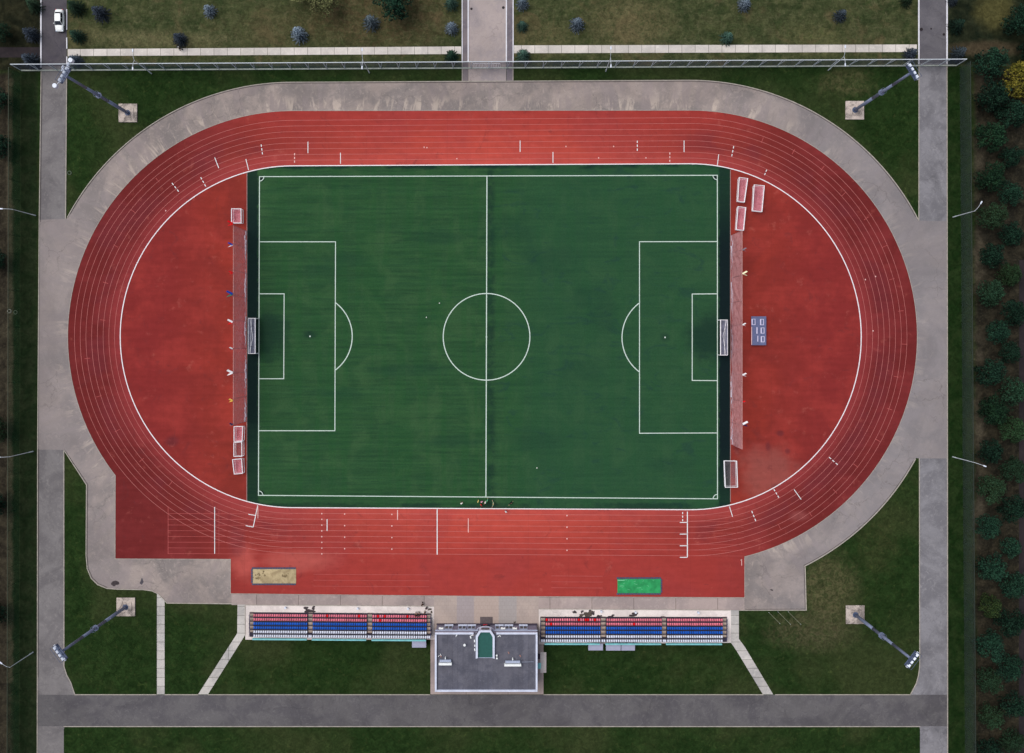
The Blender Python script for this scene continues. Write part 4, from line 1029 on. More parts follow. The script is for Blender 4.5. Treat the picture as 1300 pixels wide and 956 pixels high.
for xm in (569.5, 586.8, 598.6, 633.8, 646, 664.5):
    q = B(xm, 0, 2.2).x; big = xm > 640
    bm = bmesh.new(); box(bm, (q, y1 + .03, 2.1), (1.7, .18, 1.9), bevel=.03); f = obj('window', bm, 'vent2', t)
    for s_ in (-.4, .4):
        bm = bmesh.new(); box(bm, (q + s_, y1 + .10, 2.1), (.62, .08, 1.55)); obj('pane', bm, 'glass', f)
    bm = bmesh.new(); box(bm, (q, y1 + .22, 1.1), (1.85, .3, .07)); obj('sill', bm, 'parapet', f)
for xm, lb in ((638.5, ''), (653.5, ''), (560, '')):
    q = B(xm, 0, 3.2).x; bm = bmesh.new(); box(bm, (q, y1 + .28, 3.15), (.95, .36, .4), bevel=.03); a_ = obj('air_conditioner', bm, 'vent', t)
    bm = bmesh.new(); bar(bm, (q + .15, y1 + .46, 3.15), (q + .15, y1 + .475, 3.15), .15, .15, 12); obj('fan_grille', bm, 'standsteel', a_)
# bay with green roof
HT = 5.35
bo = [(604.0, 836.3), (604.0, 808), (608.8, 800.4), (623.2, 800.4), (628.0, 808), (628.0, 836.3)]
bi = [(606.6, 835.6), (606.6, 808.8), (610.3, 802.8), (621.7, 802.8), (625.4, 808.8), (625.4, 835.6)]
bm = bmesh.new(); hi = []; lo = []
po = [B(x, y, HT) for x, y in bo]; pi = [B(x, y, HT) for x, y in bi]
n = 6
vo = [bm.verts.new(p) for p in po]; vi = [bm.verts.new(p) for p in pi]; vob = [bm.verts.new((p.x, p.y, 3.62)) for p in po]; vib = [bm.verts.new((p.x, p.y, HT - .6)) for p in pi]
for i in range(n - 1):
    bm.faces.new((vo[i], vo[i + 1], vi[i + 1], vi[i])); bm.faces.new((vo[i + 1], vo[i], vob[i], vob[i + 1])); bm.faces.new((vi[i], vi[i + 1], vib[i + 1], vib[i]))
for i in (0, n - 1): bm.faces.new((vo[i], vi[i], vib[i], vob[i]))
bay = obj('bay', bm, 'parapet', t)
bm = bmesh.new(); f = bm.faces.new([bm.verts.new((p.x, p.y, HT - .35)) for p in pi]); f.normal_update()
if f.normal.z < 0: f.normal_flip()
quad(bm, [(pi[0].x, pi[0].y, HT - .35), (pi[-1].x, pi[-1].y, HT - .35), (pi[-1].x, pi[-1].y, 3.7), (pi[0].x, pi[0].y, 3.7)]); obj('bay_roof', bm, 'greenroof', bay)
bm = bmesh.new(); a = pi[0]; b = pi[-1]; box(bm, ((a.x + b.x) / 2, a.y - .02, HT - .32), (b.x - a.x, .09, .1)); obj('roof_edge', bm, 'vent2', bay)
# bay glazing
for i in (1, 2, 3):
    a, b = po[i], po[i + 1]; c = (a + b) / 2; d = (b - a); nrm = Vector((d.y, -d.x, 0)).normalized()
    if nrm.y < 0: nrm = -nrm
    bm = bmesh.new(); box(bm, (c.x + nrm.x * .03, c.y + nrm.y * .03, 4.45), (d.length * .72, .06, .9), math.atan2(d.y, d.x)); obj('pane', bm, 'glass', bay)
# entrance canopy: half-round
cxx = B(616, 0, 3.4).x; yb_ = y1 + .05
bm = bmesh.new(); pts = [(cxx + 1.75 * math.cos(R(a)), yb_ + .75 * math.sin(R(a))) for a in range(0, 181, 12)]
va = [bm.verts.new((x, y, 3.5)) for x, y in pts]; vb = [bm.verts.new((x, y, 3.3)) for x, y in pts]
bm.faces.new(va); bm.faces.new(vb[::-1])
for i in range(len(pts) - 1): bm.faces.new((va[i], va[i + 1], vb[i + 1], vb[i]))
obj('canopy', bm, 'wall', t)
bm = bmesh.new()
for i in range(len(pts) - 1): bar(bm, (pts[i][0], pts[i][1], 3.54), (pts[i + 1][0], pts[i + 1][1], 3.54), .06, seg=6)
obj('canopy_trim', bm, 'parapet', t)
bm = bmesh.new(); box(bm, (cxx, y1 + .03, 1.25), (1.9, .12, 2.5)); d_ = obj('door', bm, 'lining', t)
bm = bmesh.new(); box(bm, (cxx + .1, y1 + .12, 1.1), (.05, .05, .3)); obj('handle', bm, 'vent', d_)
# roof plant
def duct(px0, px1, pya, pyb, label):
    a = B(px0, pya, HB); b = B(px1, pyb, HB); xm = (a.x + b.x) / 2; wd = b.x - a.x; o = bpy.data.objects.new('roof_vent', None)
    top = a.y; bot = b.y; dd = top - bot; bm = bmesh.new()
    box(bm, (xm, bot + dd * .26, HB + .42), (wd, dd * .42, .75), bevel=.05); v = obj('ventilation_unit', bm, 'vent', t)
    bm = bmesh.new(); box(bm, (xm, top - dd * .2, HB + .25), (wd * .88, dd * .36, .55), bevel=.05); obj('intake', bm, 'vent2', v)
    bm = bmesh.new(); bar(bm, (xm, top, HB + .1), (xm, top + .55, HB + .15), .1, seg=8); bar(bm, (xm, top + .35, HB - .2), (xm, top + .35, HB + .6), .12, seg=8); obj('pipe', bm, 'vent', v)
duct(557.4, 573.8, 836.8, 843.2, ''); duct(640.2, 661.6, 838, 844.6, '')
for (x, y, r) in ((589.8, 819.3, .27), (630.8, 832.4, .2), (631, 836, .2)):
    q = B(x, y, HB + .3); bm = bmesh.new(); bar(bm, (q.x, q.y, HB - .3), (q.x, q.y, HB + .3), r * .6, seg=10); bar(bm, (q.x, q.y, HB + .3), (q.x, q.y, HB + .42), r, r * .5, 14); obj('vent_cap', bm, 'vent', t)
rr = random.Random(2)
for (x, y, sx, sy, a) in ((597.5, 809, .25, .55, .2), (579.5, 806.8, .2, .5, -.6), (602.4, 814, .22, .5, .1), (602.8, 820, .2, .4, 0), (602.7, 825, .2, .5, .2), (599.5, 806.5, .5, .15, .3), (633, 808, .5, .12, .6), (635, 807.5, .12, .4, .4), (557, 833, .4, .1, .8), (559.5, 831.5, .1, .5, .5)):
    q = B(x, y, HB); bm = bmesh.new(); box(bm, (q.x, q.y, HB - .14 + rr.uniform(0, .08)), (sx, sy, .14), a, bevel=.02); obj('roof_fitting', bm, 'vent', t)
bm = bmesh.new()
for (x, y) in ((559.7, 833.4), (600.5, 806), (645.7, 829), (660.5, 833)):
    q = B(x, y, HB); box(bm, (q.x, q.y, HB - .13), (.2, .42, .16), .5, bevel=.03)
obj('roof_boxes', bm, simple('copper_tint', (150, 112, 104), .7), t)
bm = bmesh.new(); a = B(662, 841, HB); b = B(677.5, 840.5, HB); bar(bm, (a.x, a.y, HB - .17), (b.x, b.y, HB - .17), .03, seg=5)
a = B(579, 805, HB); bar(bm, (a.x, a.y, HB - .1), (a.x, a.y, HB + 1.8), .03, seg=5); obj('cable', bm, 'vent2', t)
# side porch
q = B(685, 843.5, 2.4); bm = bmesh.new(); box(bm, (x1 + .45, q.y - .3, 2.4), (.8, 1.2, .08), bevel=.02); obj('porch_roof', bm, 'teal', t)
bm = bmesh.new(); box(bm, (x1 + .4, q.y + .9, .5), (.7, 1.0, .08)); box(bm, (x1 + .3, q.y + .9, .25), (.5, .9, .44)); obj('side_steps', bm, 'lining', t)
bm = bmesh.new(); slab_quad(bm, 609.5, 783, 625.5, 793, .03, .05, P(617, 788)); o = obj('doormat', bm, 'matgrey'); o.location = P(617, 788); tag(o, 'dark grey mat on the plaza in front of the clubhouse door', 'mat')
bm = bmesh.new(); box(bm, (0, 0, .35), (.95, .2, .5), bevel=.06); box(bm, (-.25, 0, .68), (.4, .18, .16), bevel=.04); o = obj('sign_stand', bm, 'seatbright'); o.location = P(616, 792.3); tag(o, 'small bright red stand beside the clubhouse door', 'stand')

# ------------------------------------------------------------------ parked car
def car(px, py, rz, label):
    t = thing('parked_car', label, 'car', P(px, py) + Vector((0, 0, .015)), rz)
    L, Wd = 4.75, 1.86
    # length stations: y, half width, deck height, lower z
    st = [(-2.36, .55, .58, .32), (-2.28, .74, .66, .24), (-2.0, .86, .76, .2), (-1.2, .92, .90, .18), (-.9, .93, .95, .18), (0, .94, .97, .18), (1.1, .93, .98, .18), (1.7, .90, .97, .2), (2.15, .82, .92, .24), (2.33, .70, .78, .3), (2.38, .6, .62, .38)]
    bm = bmesh.new(); rings = []
    for y, hw, zt_, zb in st:
        pr = [(-hw * .93, zb), (-hw, zb + .18), (-hw, zt_ - .22), (-hw * .95, zt_ - .07), (-hw * .8, zt_), (-hw * .3, zt_ + .025), (hw * .3, zt_ + .025), (hw * .8, zt_), (hw * .95, zt_ - .07), (hw, zt_ - .22), (hw, zb + .18), (hw * .93, zb)]
        rings.append([bm.verts.new((x, y, z)) for x, z in pr])
    for a, b in zip(rings, rings[1:]):
        for i in range(12): bm.faces.new((a[i], a[(i + 1) % 12], b[(i + 1) % 12], b[i]))
    bm.faces.new(rings[0]); bm.faces.new(rings[-1][::-1]); bmesh.ops.recalc_face_normals(bm, faces=bm.faces)
    body = obj('body', bm, 'carpaint', t, True)
    # glasshouse (front is -y)
    bm = bmesh.new(); lo = [(-.74, -1.12), (-.84, -.7), (-.85, 1.1), (-.70, 1.78), (.70, 1.78), (.85, 1.1), (.84, -.7), (.74, -1.12)]; hi = [(-.56, -.42), (-.62, -.2), (-.62, .9), (-.54, 1.2), (.54, 1.2), (.62, .9), (.62, -.2), (.56, -.42)]
    vl = [bm.verts.new((x, y, .93)) for x, y in lo]; vh = [bm.verts.new((x, y, 1.40)) for x, y in hi]
    for i in range(8): bm.faces.new((vl[i], vl[(i + 1) % 8], vh[(i + 1) % 8], vh[i]))
    bm.faces.new(vh); bmesh.ops.recalc_face_normals(bm, faces=bm.faces); obj('window_glass', bm, 'glass', t)
    bm = bmesh.new(); rp = [(x * 1.02, y * 1.0 + (.03 if y > 0 else -.03)) for x, y in hi]
    r0 = [bm.verts.new((x, y, 1.395)) for x, y in rp]; r1 = [bm.verts.new((x * .97, y * .97, 1.44)) for x, y in rp]; r2 = [bm.verts.new((x * .7, y * .75, 1.47)) for x, y in rp]
    for a, b in ((r0, r1), (r1, r2)):
        for i in range(8): bm.faces.new((a[i], a[(i + 1) % 8], b[(i + 1) % 8], b[i]))
    bm.faces.new(r2); bmesh.ops.recalc_face_normals(bm, faces=bm.faces); obj('roof', bm, 'carpaint', t, False)
    bm = bmesh.new()
    for s_ in (-1, 1):
        bar(bm, (s_ * .78, -1.1, .93), (s_ * .6, -.42, 1.41), .035, seg=6); bar(bm, (s_ * .74, 1.75, .93), (s_ * .57, 1.2, 1.41), .05, seg=6); bar(bm, (s_ * .86, .35, .94), (s_ * .63, .35, 1.41), .03, seg=6)
    obj('pillar', bm, 'carpaint', t)
    for s_ in (-1, 1):
        bm = bmesh.new(); box(bm, (s_ * 1.02, -.72, .98), (.2, .12, .13), bevel=.04); obj('mirror', bm, 'carpaint', t)
        bm = bmesh.new(); box(bm, (s_ * .62, -2.22, .64), (.34, .2, .12), s_ * -.35, bevel=.03); obj('headlight', bm, 'lens', t)
        bm = bmesh.new(); box(bm, (s_ * .62, 2.28, .72), (.32, .12, .14), s_ * .3, bevel=.02); obj('tail_light', bm, 'seatbright', t)
        for y in (-1.42, 1.4):
            bm = bmesh.new(); bar(bm, (s_ * .72, y, .33), (s_ * .93, y, .33), .33, seg=20); wh = obj('wheel', bm, 'rubber', t)
            bm = bmesh.new(); bar(bm, (s_ * .9, y, .33), (s_ * .945, y, .33), .21, seg=14); obj('rim', bm, 'chrome', wh)
    bm = bmesh.new(); box(bm, (0, -2.35, .45), (.95, .06, .16), bevel=.02); obj('grille', bm, 'rubber', t)
    bm = bmesh.new(); box(bm, (0, 2.39, .5), (.5, .03, .12)); obj('number_plate', bm, 'white', t)
car(77.6, 27.5, 0, 'white saloon car parked against the kerb on the north-west road')

# ------------------------------------------------------------------ people
def skin_mesh(name, verts, edges, rad, mat, parent, sub=1):
    me = bpy.data.meshes.new('tmp'); me.from_pydata(verts, edges, []); o = bpy.data.objects.new('tmp', me); C.objects.link(o)
    m = o.modifiers.new('s', 'SKIN'); m.use_smooth_shade = True
    for i, r in enumerate(rad):
        v = me.skin_vertices[0].data[i]; v.radius = (r, r) if not isinstance(r, tuple) else r; v.use_root = (i == 0)
    s = o.modifiers.new('d', 'SUBSURF'); s.levels = sub; s.render_levels = sub
    dg_ = bpy.context.evaluated_depsgraph_get(); e = o.evaluated_get(dg_); m2 = bpy.data.meshes.new_from_object(e)
    bpy.data.objects.remove(o); m2.name = name; m2.materials.clear(); m2.materials.append(M[mat] if isinstance(mat, str) else mat)
    return link(bpy.data.objects.new(name, m2), parent)
def person(px, py, rz, label, top, legs, hair='hair', pose='stand', z=.03, group=None):
    t = thing('person', label, 'person', P(px, py) + Vector((0, 0, z)), rz, group)
    sit = pose == 'sit'; hz = .48 if sit else .93
    V = []; E = []; Rd = []
    def v(p, r, par=None):
        V.append(Vector(p)); Rd.append(r)
        if par is not None: E.append((par, len(V) - 1))
        return len(V) - 1
    pel = v((0, 0, hz), (.15, .11)); wa = v((0, .01, hz + .2), (.135, .10), pel); ch = v((0, .01, hz + .42), (.16, .115), wa); nk = v((0, .0, hz + .56), .06, ch)
    hd = v((0, .02, hz + .66), (.075, .085), nk); hd2 = v((0, .03, hz + .77), (.08, .095), hd)
    arms = []; lg = []
    for s_ in (-1, 1):
        sh = v((s_ * .18, 0, hz + .47), .058, ch)
        if pose == 'run': el = v((s_ * .36, .16 * s_, hz + .28), .042, sh); wr_ = v((s_ * .40, .36 * s_, hz + .36), .03, el)
        elif pose == 'reach': el = v((s_ * .42, .10, hz + .42), .042, sh); wr_ = v((s_ * .64, .2, hz + .42), .03, el)
        elif sit: el = v((s_ * .26, .10, hz + .2), .042, sh); wr_ = v((s_ * .14, .3, hz + .12), .03, el)
        else: el = v((s_ * .25, -.02, hz + .2), .042, sh); wr_ = v((s_ * .25, .08, hz - .03), .03, el)
        d = (V[wr_] - V[el]).normalized(); pm = v(V[wr_] + d * .08, (.038, .02), wr_)
        side = Vector((-d.y, d.x, 0)); side = side.normalized() if side.length > .1 else Vector((0, 1, 0))
        for k, ln in ((-1.5, .065), (-.5, .08), (.5, .075), (1.5, .06)):
            f1 = v(V[pm] + d * .05 + side * .017 * k, .010, pm); v(V[f1] + d * ln * .8 + Vector((0, .012, -.01)), .008, f1)
        th = v(V[wr_] + d * .04 + side * .045, .011, wr_); v(V[th] + d * .045 + side * .015, .009, th)
        arms.append((sh, el, wr_))
        hp = v((s_ * .09, 0, hz - .05), .085, pel)
        if sit: kn = v((s_ * .11, .42, hz + .02), .06, hp); an = v((s_ * .11, .45, .09), .04, kn)
        elif pose in ('run', 'walk'): kn = v((s_ * .10, .14 * s_ + .08, .50), .06, hp); an = v((s_ * .10, .26 * s_ - .04, .09), .04, kn)
        else: kn = v((s_ * .10, .02, .50), .06, hp); an = v((s_ * .11, -.01, .09), .04, kn)
        ft = v(V[an] + Vector((0, .17, -.05)), (.04, .03), an); lg.append((hp, kn, an, ft))
    skin_mesh('body', V, E, Rd, 'skin', t)
    tm = cloth('cloth_' + '_'.join(map(str, top)), top); lm = cloth('cloth_' + '_'.join(map(str, legs)), legs)
    TV = [V[pel] - Vector((0, 0, .04)), V[wa], V[ch], V[nk] - Vector((0, 0, .05))]; TE = [(0, 1), (1, 2), (2, 3)]; TR = [(.185, .15), (.165, .135), (.19, .145), .08]
    for sh, el, wr_ in arms:
        TV += [V[sh], V[el], V[el].lerp(V[wr_], .7)]; n_ = len(TV); TE += [(2, n_ - 3), (n_ - 3, n_ - 2), (n_ - 2, n_ - 1)]; TR += [.082, .058, .045]
    skin_mesh('jacket', TV, TE, TR, tm, t)
    LV = [V[pel] + Vector((0, 0, .06))]; LE = []; LR = [(.165, .13)]
    for hp, kn, an, ft in lg:
        LV += [V[hp], V[kn], V[an]]; n_ = len(LV); LE += [(0, n_ - 3), (n_ - 3, n_ - 2), (n_ - 2, n_ - 1)]; LR += [.10, .075, .055]
    skin_mesh('trousers', LV, LE, LR, lm, t)
    for hp, kn, an, ft in lg:
        bm = bmesh.new(); c = V[an].lerp(V[ft], .6); box(bm, (c.x, c.y, max(.05, c.z - .02)), (.10, .27, .09), bevel=.03); obj('shoe', bm, 'rubber', t)
    hc = V[hd2]
    bm = bmesh.new(); ball(bm, hc + Vector((0, -.015, .025)), .11, .88, 1.05, .95, 12)
    bmesh.ops.delete(bm, geom=[f for f in bm.verts if f.co.z < hc.z - .02 and f.co.y > hc.y - .01 or f.co.z < hc.z - .08], context='VERTS'); obj('hair', bm, cloth('hair_' + hair, {'hair': (40, 30, 26), 'fair': (190, 160, 110), 'cap_white': (222, 222, 222), 'cap_dark': (30, 30, 36), 'cap_pink': (214, 140, 160)}[hair]), t, True)
    bm = bmesh.new()
    for s_ in (-1, 1): ball(bm, hc + Vector((s_ * .032, .088, -.03)), .011, seg=6); 
    obj('eyes', bm, 'glass', t)
    bm = bmesh.new(); ball(bm, hc + Vector((0, .105, -.055)), .014, .8, 1, 1.5, 6)
    for s_ in (-1, 1): ball(bm, hc + Vector((s_ * .085, .01, -.045)), .02, .4, .8, 1.3, 6)
    box(bm, hc + Vector((0, .088, -.09)), (.045, .012, .01)); obj('face_features', bm, 'skin', t)
    return t
gr = 'people by the lower touchline'
person(586.5, 637.6, .3, 'person in a white top standing alone left of the touchline group', (224, 224, 220), (60, 66, 60), 'cap_white', group=gr)
person(607.3, 635.2, 1.2, 'person in a yellow top at the left of the touchline group', (226, 222, 120), (60, 70, 60), 'fair', group=gr)
person(611.8, 635.6, 3.6, 'person with a pink cap and white top in the touchline group', (214, 160, 190), (80, 50, 60), 'cap_pink', group=gr)
person(611.2, 640, 2.2, 'person in a bright red jacket at the lower touchline', (214, 28, 40), (120, 20, 30), 'cap_dark', group=gr)
person(616.3, 636.4, 4.4, 'person in a white top touching the green-jacketed one', (232, 226, 214), (190, 190, 190), 'cap_white', group=gr)
person(618.3, 635.2, 1.0, 'person in a turquoise green jacket at the foot of the halfway line', (70, 176, 130), (60, 120, 100), 'hair', 'reach', group=gr)
person(626.4, 638.2, 1.5, 'person in pale grey-green stretching both arms right of the halfway line', (158, 174, 140), (150, 164, 136), 'fair', 'reach', group=gr)
person(648.6, 637.4, 3.1, 'person in black running along the touchline, rightmost of the group', (24, 22, 40), (24, 22, 30), 'hair', 'run', group=gr)
person(642.4, 648.2, 2.6, 'person with a white top standing on the track kerb', (232, 230, 232), (60, 64, 110), 'cap_white', z=.05, group=gr)
gs = 'people beside the left stand'
person(536.8, 765.6, 3.9, 'person in black walking on the grey strip above the left stand', (18, 16, 20), (18, 16, 20), 'hair', 'walk', z=.03, group=gs)
person(542, 770.3, 3.2, 'person in dark navy at the kerb of the pale stand apron', (22, 24, 50), (30, 30, 44), 'cap_dark', z=.03, group=gs)
person(539.8, 776.2, .9, 'person in black standing on pale concrete near the last red seats', (24, 16, 22), (20, 16, 20), 'hair', z=.03, group=gs)
person(528.6, 780.0, 0.0, 'left one of two dark-clothed people sitting in the front red row', (22, 24, 30), (22, 24, 28), 'hair', 'sit', z=.20, group=gs)
person(532.3, 779.6, 0.1, 'right one of two dark-clothed people sitting in the front red row', (36, 42, 48), (22, 24, 28), 'cap_dark', 'sit', z=.20, group=gs)
person(230.6, 63.4, 2.3, 'person in black with a white cap on the north-west pavement', (22, 22, 26), (24, 24, 30), 'cap_white', 'walk', z=.03)

# footballs and small litter
for (x, y, lb) in ((558, 385, 'white football left lying inside the centre circle, upper left'), (541.5, 403, 'white football left of the centre circle'), (681.7, 594, 'white football lying on the right half near the lower line'), (620, 427.4, None)):
    if lb:
        bm = bmesh.new(); ball(bm, (0, 0, .11), .13, seg=14); o = obj('football', bm, simple('ball_white', (214, 220, 210), .5), smooth=True); o.location = P(x, y) + Vector((0, 0, .045)); tag(o, lb, 'ball')

# ------------------------------------------------------------------ trees
def leaf(bm, c, s, rr, flat=.5):
    n = Vector((rr.gauss(0, flat), rr.gauss(0, flat), 1)).normalized(); u = n.orthogonal().normalized(); u.rotate(Matrix.Rotation(rr.uniform(0, 6.28), 3, n)) if False else None
    a = rr.uniform(0, 6.28); w = n.cross(u); uu = u * math.cos(a) + w * math.sin(a); ww = n.cross(uu)
    p = [c + uu * s, c + ww * s * .55, c - uu * s, c - ww * s * .55]; bm.faces.new([bm.verts.new(q) for q in p])
def limb(bm, a, b, r1, r2): bar(bm, a, b, r1, r2, 6)
def broadleaf(seed, r, h, sparse=False):
    rr = random.Random(seed); tk = bmesh.new(); limb(tk, (0, 0, 0), (.05, 0, h * .4), .16, .12); limb(tk, (.05, 0, h * .4), (0, .05, h * .8), .12, .04)
    cr = bmesh.new(); cl = []
    nb = 18
    for i in range(nb):
        a = i * 2.4 + rr.uniform(-.3, .3); z0 = h * rr.uniform(.28, .7); rad = r * rr.uniform(.72, .98); z1 = min(h * .92, z0 + rad * rr.uniform(.1, .5))
        tip = Vector((rad * math.cos(a), rad * math.sin(a), z1)); limb(tk, (0, 0, z0), tip * .55 + Vector((0, 0, z0 * .45 + .1)), .06, .04); limb(tk, tip * .55 + Vector((0, 0, z0 * .45 + .1)), tip, .04, .015)
        cl.append((tip * .93, rr.uniform(.22, .34) * r)); cl.append((Vector((tip.x * .6, tip.y * .6, z1 + .25)), rr.uniform(.26, .38) * r))
    for i in range(16): a = rr.uniform(0, 6.28); q = rr.uniform(0, .62) * r; cl.append((Vector((q * math.cos(a), q * math.sin(a), h * rr.uniform(.78, 1.0))), rr.uniform(.2, .34) * r))
    per = 46 if not sparse else 22
    for c, s in cl:
        for k in range(per):
            d = Vector((rr.gauss(0, 1), rr.gauss(0, 1), rr.gauss(0, .75))).normalized() * s * rr.uniform(.35, 1.0) ** .6
            leaf(cr, c + d, rr.uniform(.13, .24), rr, .55)
    return tk, cr
def spruce(seed, r, h):
    rr = random.Random(seed); tk = bmesh.new(); limb(tk, (0, 0, 0), (0, 0, h), .13, .02); cr = bmesh.new()
    lv = 11; ph = 0.0
    for k in range(lv):
        f = k / (lv - 1); z = .25 + (h - .35) * f; rad = r * (1 - f) ** .85 + .08; n = max(4, int(11 * (1 - f) + 4)); ph += .37
        for i in range(n):
            a = ph + 2 * math.pi * i / n + rr.uniform(-.12, .12); L = rad * rr.uniform(.78, 1.08); dz = -.16 * L
            m = max(3, int(L / .15)); dirv = Vector((math.cos(a), math.sin(a), 0)); sd = Vector((-dirv.y, dirv.x, 0))
            if k % 2 == 0: limb(tk, (0, 0, z), dirv * L * .9 + Vector((0, 0, z + dz)), .02, .008)
            for j in range(1, m + 1):
                t_ = j / m; c = dirv * L * t_ + Vector((0, 0, z + dz * t_ + .12 * t_ * t_)); wd = .20 * (1.15 - t_) + .07
                for s_ in (-1, 1):
                    tip = c + dirv * .13 + sd * s_ * (wd + rr.uniform(0, .06)) + Vector((0, 0, rr.uniform(-.03, .07)))
                    bm_v = [cr.verts.new(p) for p in (c - dirv * .05, c + dirv * .10 + Vector((0, 0, .03)), tip)]; cr.faces.new(bm_v)
    for k in range(50):
        a = rr.uniform(0, 6.28); z = rr.uniform(.1, h); q = r * (1 - z / h) ** .85 * rr.uniform(.3, .9); leaf(cr, Vector((q * math.cos(a), q * math.sin(a), z)), .1, rr, .7)
    return tk, cr
protos = {}
def tree_proto(key, mk, mat):
    if key in protos: return protos[key]
    tk, cr = mk()
    m1 = bpy.data.meshes.new('trunk'); tk.to_mesh(m1); tk.free(); m1.materials.append(M['bark'])
    m2 = bpy.data.meshes.new('crown'); cr.to_mesh(m2); cr.free(); m2.materials.append(M[mat])
    protos[key] = (m1, m2); return protos[key]
def tree(name, px, py, r, kind, mat, var, label, group, topz=None):
    """px, py, r: crown centre and radius as surveyed from above, in photo pixels"""
    rad = r / S
    if kind == 'spruce': r0, h0 = 1.7, 3.4; m1, m2 = tree_proto((kind, mat, var), lambda: spruce(var * 11 + 5, r0, h0), mat)
    elif kind == 'sparse': r0, h0 = 2.9, 4.2; m1, m2 = tree_proto((kind, mat, var), lambda: broadleaf(var * 17 + 3, r0, h0, True), mat)
    else: r0, h0 = 2.9, 4.8; m1, m2 = tree_proto((kind, mat, var), lambda: broadleaf(var * 17 + 3, r0, h0), mat)
    k = rad / r0; t = thing(name, label, 'tree', P(px, py, h0 * k * .5) * Vector((1, 1, 0)) if False else Vector((P(px, py, h0 * k * .5).x, P(px, py, h0 * k * .5).y, 0)), random.uniform(0, 6.28), group)
    t.scale = (k, k, k * (1.0 if kind != 'spruce' else 1.1))
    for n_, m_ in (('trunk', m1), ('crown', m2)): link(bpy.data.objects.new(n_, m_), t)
inner = [(1256, 81, 19), (1258, 122, 20), (1257, 174, 18.5), (1256, 226, 18), (1258, 275, 16.5), (1258, 325, 15.5), (1257, 372, 16.5), (1265, 422, 15), (1256, 473, 17), (1260, 521, 18.5), (1257, 573, 15.5), (1257, 620, 17.5), (1253, 668, 15.5), (1257, 720, 18), (1256, 769, 14), (1255, 818, 18), (1254, 863, 15), (1257, 908, 16), (1256, 952, 15)]
outer = [(1283, 145, 18), (1282, 199, 13.5), (1281, 246, 14.5), (1283, 298, 15), (1281, 349, 15), (1285, 397, 17), (1281, 447, 13.5), (1284, 496, 17.5), (1284, 545, 16.5), (1285, 596, 15.5), (1284, 645, 16.5), (1281, 694, 13), (1286, 743, 17), (1281, 789, 18.5), (1279, 846, 17), (1284, 893, 16), (1284, 940, 15)]
ords = ['topmost', 'second', 'third', 'fourth', 'fifth', 'sixth', 'seventh', 'eighth', 'ninth', 'tenth', 'eleventh', 'twelfth', 'thirteenth', 'fourteenth', 'fifteenth', 'sixteenth', 'seventeenth', 'eighteenth', 'nineteenth']
for i, (x, y, r) in enumerate(inner):
    yl = y == 769; mt = 'leaf_ol' if yl else ('leaf_md' if i in (3, 9, 2) else 'leaf_dk')
    tree('round_tree', x, y, r, 'broad', mt, i % 4, ('yellowish-green round tree, ' if yl else 'dark green round tree, ') + ords[i] + ' from the top in the row by the east fence', 'trees in two rows beyond the east fence')
for i, (x, y, r) in enumerate(outer):
    tree('round_tree', x, y, r, 'broad', 'leaf_md' if i in (4, 8) else 'leaf_dk', (i + 2) % 4, 'dark green round tree, ' + ords[i] + ' from the top in the outer row at the right edge', 'trees in two rows beyond the east fence')
tree('yellow_tree', 1296, 104, 25, 'broad', 'leaf_yl', 1, 'large bright yellow autumn tree at the upper right edge', None)
gsp = 'small spruces on the north lawns'
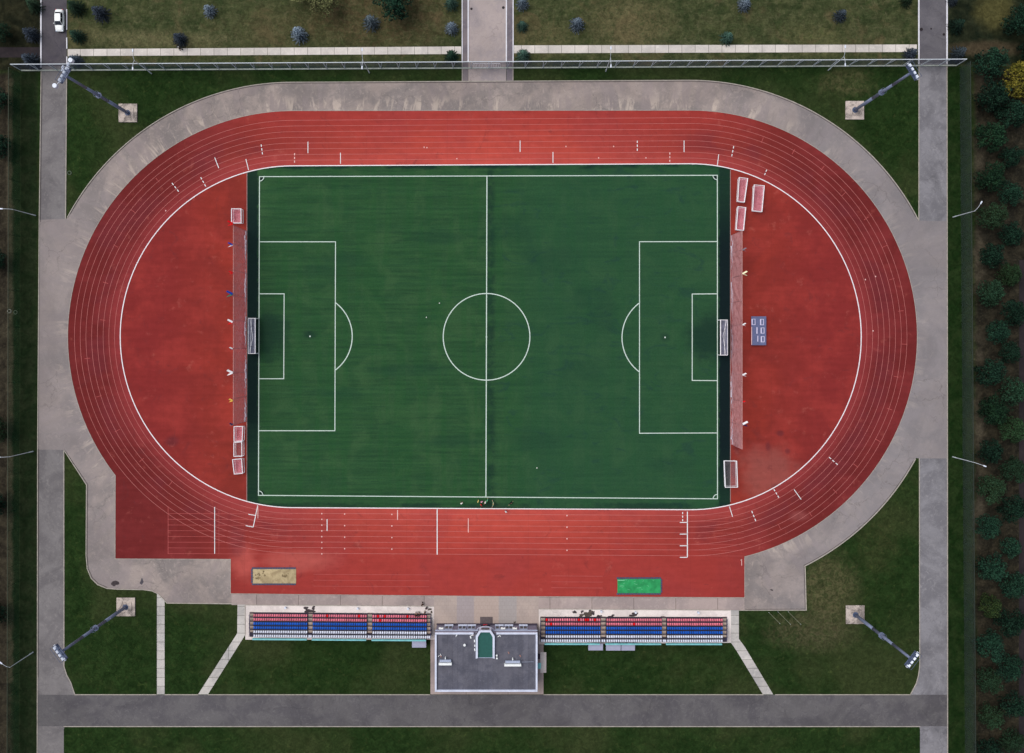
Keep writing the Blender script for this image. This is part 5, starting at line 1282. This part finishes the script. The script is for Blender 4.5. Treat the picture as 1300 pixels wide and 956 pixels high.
for (x, y, r, m, v, lb) in (
    (264.3, 12, 8.8, 'needle_bl', 0, 'blue-grey spruce near the top edge, left of centre on the north-west lawn'), (226.5, 48.5, 10, 'needle_bk', 1, 'dusky blue spruce right above the pavement and the walking person'),
    (124.5, 15, 11, 'needle_bk', 2, 'broad dusky spruce just right of the parked white car'), (37, 42, 10.5, 'needle_bk', 0, 'dusky blue spruce left of the north-west road, above the dark path'),
    (36, 75, 11, 'needle_bk', 1, 'dusky blue spruce left of the north-west road, beside the fence end'), (94, 75.5, 8.5, 'needle_bk', 2, 'dusky blue spruce in the corner between road and fence, upper left'),
    (94, 8, 11, 'needle_dg', 0, 'dark green spruce above the parked car at the top edge'), (96, 44.5, 10, 'needle_dg', 1, 'dark green spruce below the parked car'),
    (41, 6, 10, 'needle_dg', 2, 'dark spruce at the top edge left of the north-west road'), (378, 41.5, 11.2, 'needle_bl', 1, 'large silvery blue spruce on the lawn left of the twin lamp'),
    (470, 26.5, 10.8, 'needle_bl', 2, 'silvery blue spruce below left of the big dark tree'), (572.5, 3, 9, 'needle_gr', 0, 'green spruce at the top edge left of the north walkway'),
    (573, 34, 9, 'needle_bl', 0, 'silvery blue spruce just left of the north walkway'), (573, 70, 9.5, 'needle_dg', 1, 'dark green spruce overhanging the pavement end left of the walkway'),
    (663, 3, 8.8, 'needle_bl', 1, 'blue spruce at the top edge right of the north walkway'), (663, 32, 7.8, 'needle_gr', 2, 'small green spruce just right of the north walkway'),
    (664, 69, 9.6, 'needle_gr', 1, 'green spruce on the pavement end right of the walkway'), (733, 29, 10, 'needle_bl', 2, 'silvery blue spruce alone on the north-east lawn'),
    (946.5, 4, 9, 'needle_bl', 0, 'blue spruce at the top edge of the north-east lawn'), (924, 46.5, 9, 'needle_gr', 0, 'green spruce above the pavement on the north-east lawn'),
    (1068.5, 18, 9, 'needle_bk', 1, 'dusky blue spruce left of the north-east road on the lawn'), (1158, 67, 8.8, 'needle_bk', 0, 'dusky spruce at the pavement end beside the north-east road'),
    (1219, 66, 10, 'needle_bk', 2, 'dusky spruce right of the north-east road beside the fence end'), (1216.5, 31, 10.5, 'needle_dg', 1, 'dark green spruce right of the north-east road'),
    (1153, 0, 8, 'needle_dg', 2, 'dark spruce at the top edge left of the north-east road'), (1211, 0, 7, 'needle_bk', 1, 'dusky spruce at the top edge right of the north-east road')):
    tree('spruce', x, y, r, 'spruce', m, v, lb, gsp)
tree('large_tree', 500, 1, 24, 'broad', 'leaf_dk', 3, 'big dark green tree at the top edge above the north lawn', None)
tree('pale_tree', 411, 2, 20, 'sparse', 'leaf_pale', 2, 'thin pale-leaved tree at the top edge left of the big dark tree', None)
tree('pale_tree', 380, -14, 18, 'sparse', 'leaf_pale', 0, 'thin pale-leaved tree just above the frame over the left lawn', None)
gl = 'dark trees outside the west fence'
for i, (x, y, r) in enumerate(((2, 42, 12), (-4, 128, 16), (-2, 186, 15), (-6, 330, 15), (-6, 545, 16), (-8, 640, 16), (-6, 780, 15), (1290, 28, 18), (1310, 60, 16))):
    lb = ('dark shaded tree at the left edge, ' + ords[i] + ' from the top') if i < 7 else ('dark shaded tree at the upper right corner, ' + ('higher one' if i == 7 else 'lower one'))
    tree('shaded_tree', x, y, r, 'broad', 'leaf_dk', i % 4, lb, gl if i < 7 else None)

# ------------------------------------------------------------------ light, sky, camera
w = bpy.data.worlds.new('World'); scn.world = w; w.use_nodes = True
nt = w.node_tree; bg = nt.nodes['Background']; sky = nt.nodes.new('ShaderNodeTexSky'); sky.sky_type = 'NISHITA'; sky.sun_disc = False
sky.sun_elevation = R(58); sky.sun_rotation = R(300); sky.air_density = 1.0; sky.dust_density = 3.0; sky.ozone_density = 1.0
hs = nt.nodes.new('ShaderNodeHueSaturation'); hs.inputs['Saturation'].default_value = .45; nt.links.new(sky.outputs[0], hs.inputs['Color']); nt.links.new(hs.outputs[0], bg.inputs[0]); bg.inputs[1].default_value = .132
sun = bpy.data.lights.new('sun', 'SUN'); sun.energy = 1.5; sun.angle = R(50); sun.color = (1.0, .93, .86)
so = bpy.data.objects.new('sun', sun); C.objects.link(so)
az = R(300); el = R(58)      # Nishita rotation: 0 = +Y, clockwise
d = Vector((math.sin(az) * math.cos(el), math.cos(az) * math.cos(el), math.sin(el)))
so.rotation_euler = d.to_track_quat('Z', 'Y').to_euler(); so.location = (0, 0, 120)

cam = bpy.data.cameras.new('camera'); cam.lens = 28; cam.sensor_width = 36; cam.clip_end = 6000; cam.clip_start = 1
cam.shift_x = (650 - NX) / 1300.0; cam.shift_y = -(478 - NY) / 1300.0
co = bpy.data.objects.new('camera', cam); co.location = (0, 0, H); co.rotation_euler = (0, 0, 0); C.objects.link(co); scn.camera = co
scn.view_settings.view_transform = 'Standard'; scn.view_settings.look = 'None'; scn.view_settings.exposure = 0
scn.render.resolution_x = 1024; scn.render.resolution_y = 753
scn.cycles.transparent_max_bounces = 16
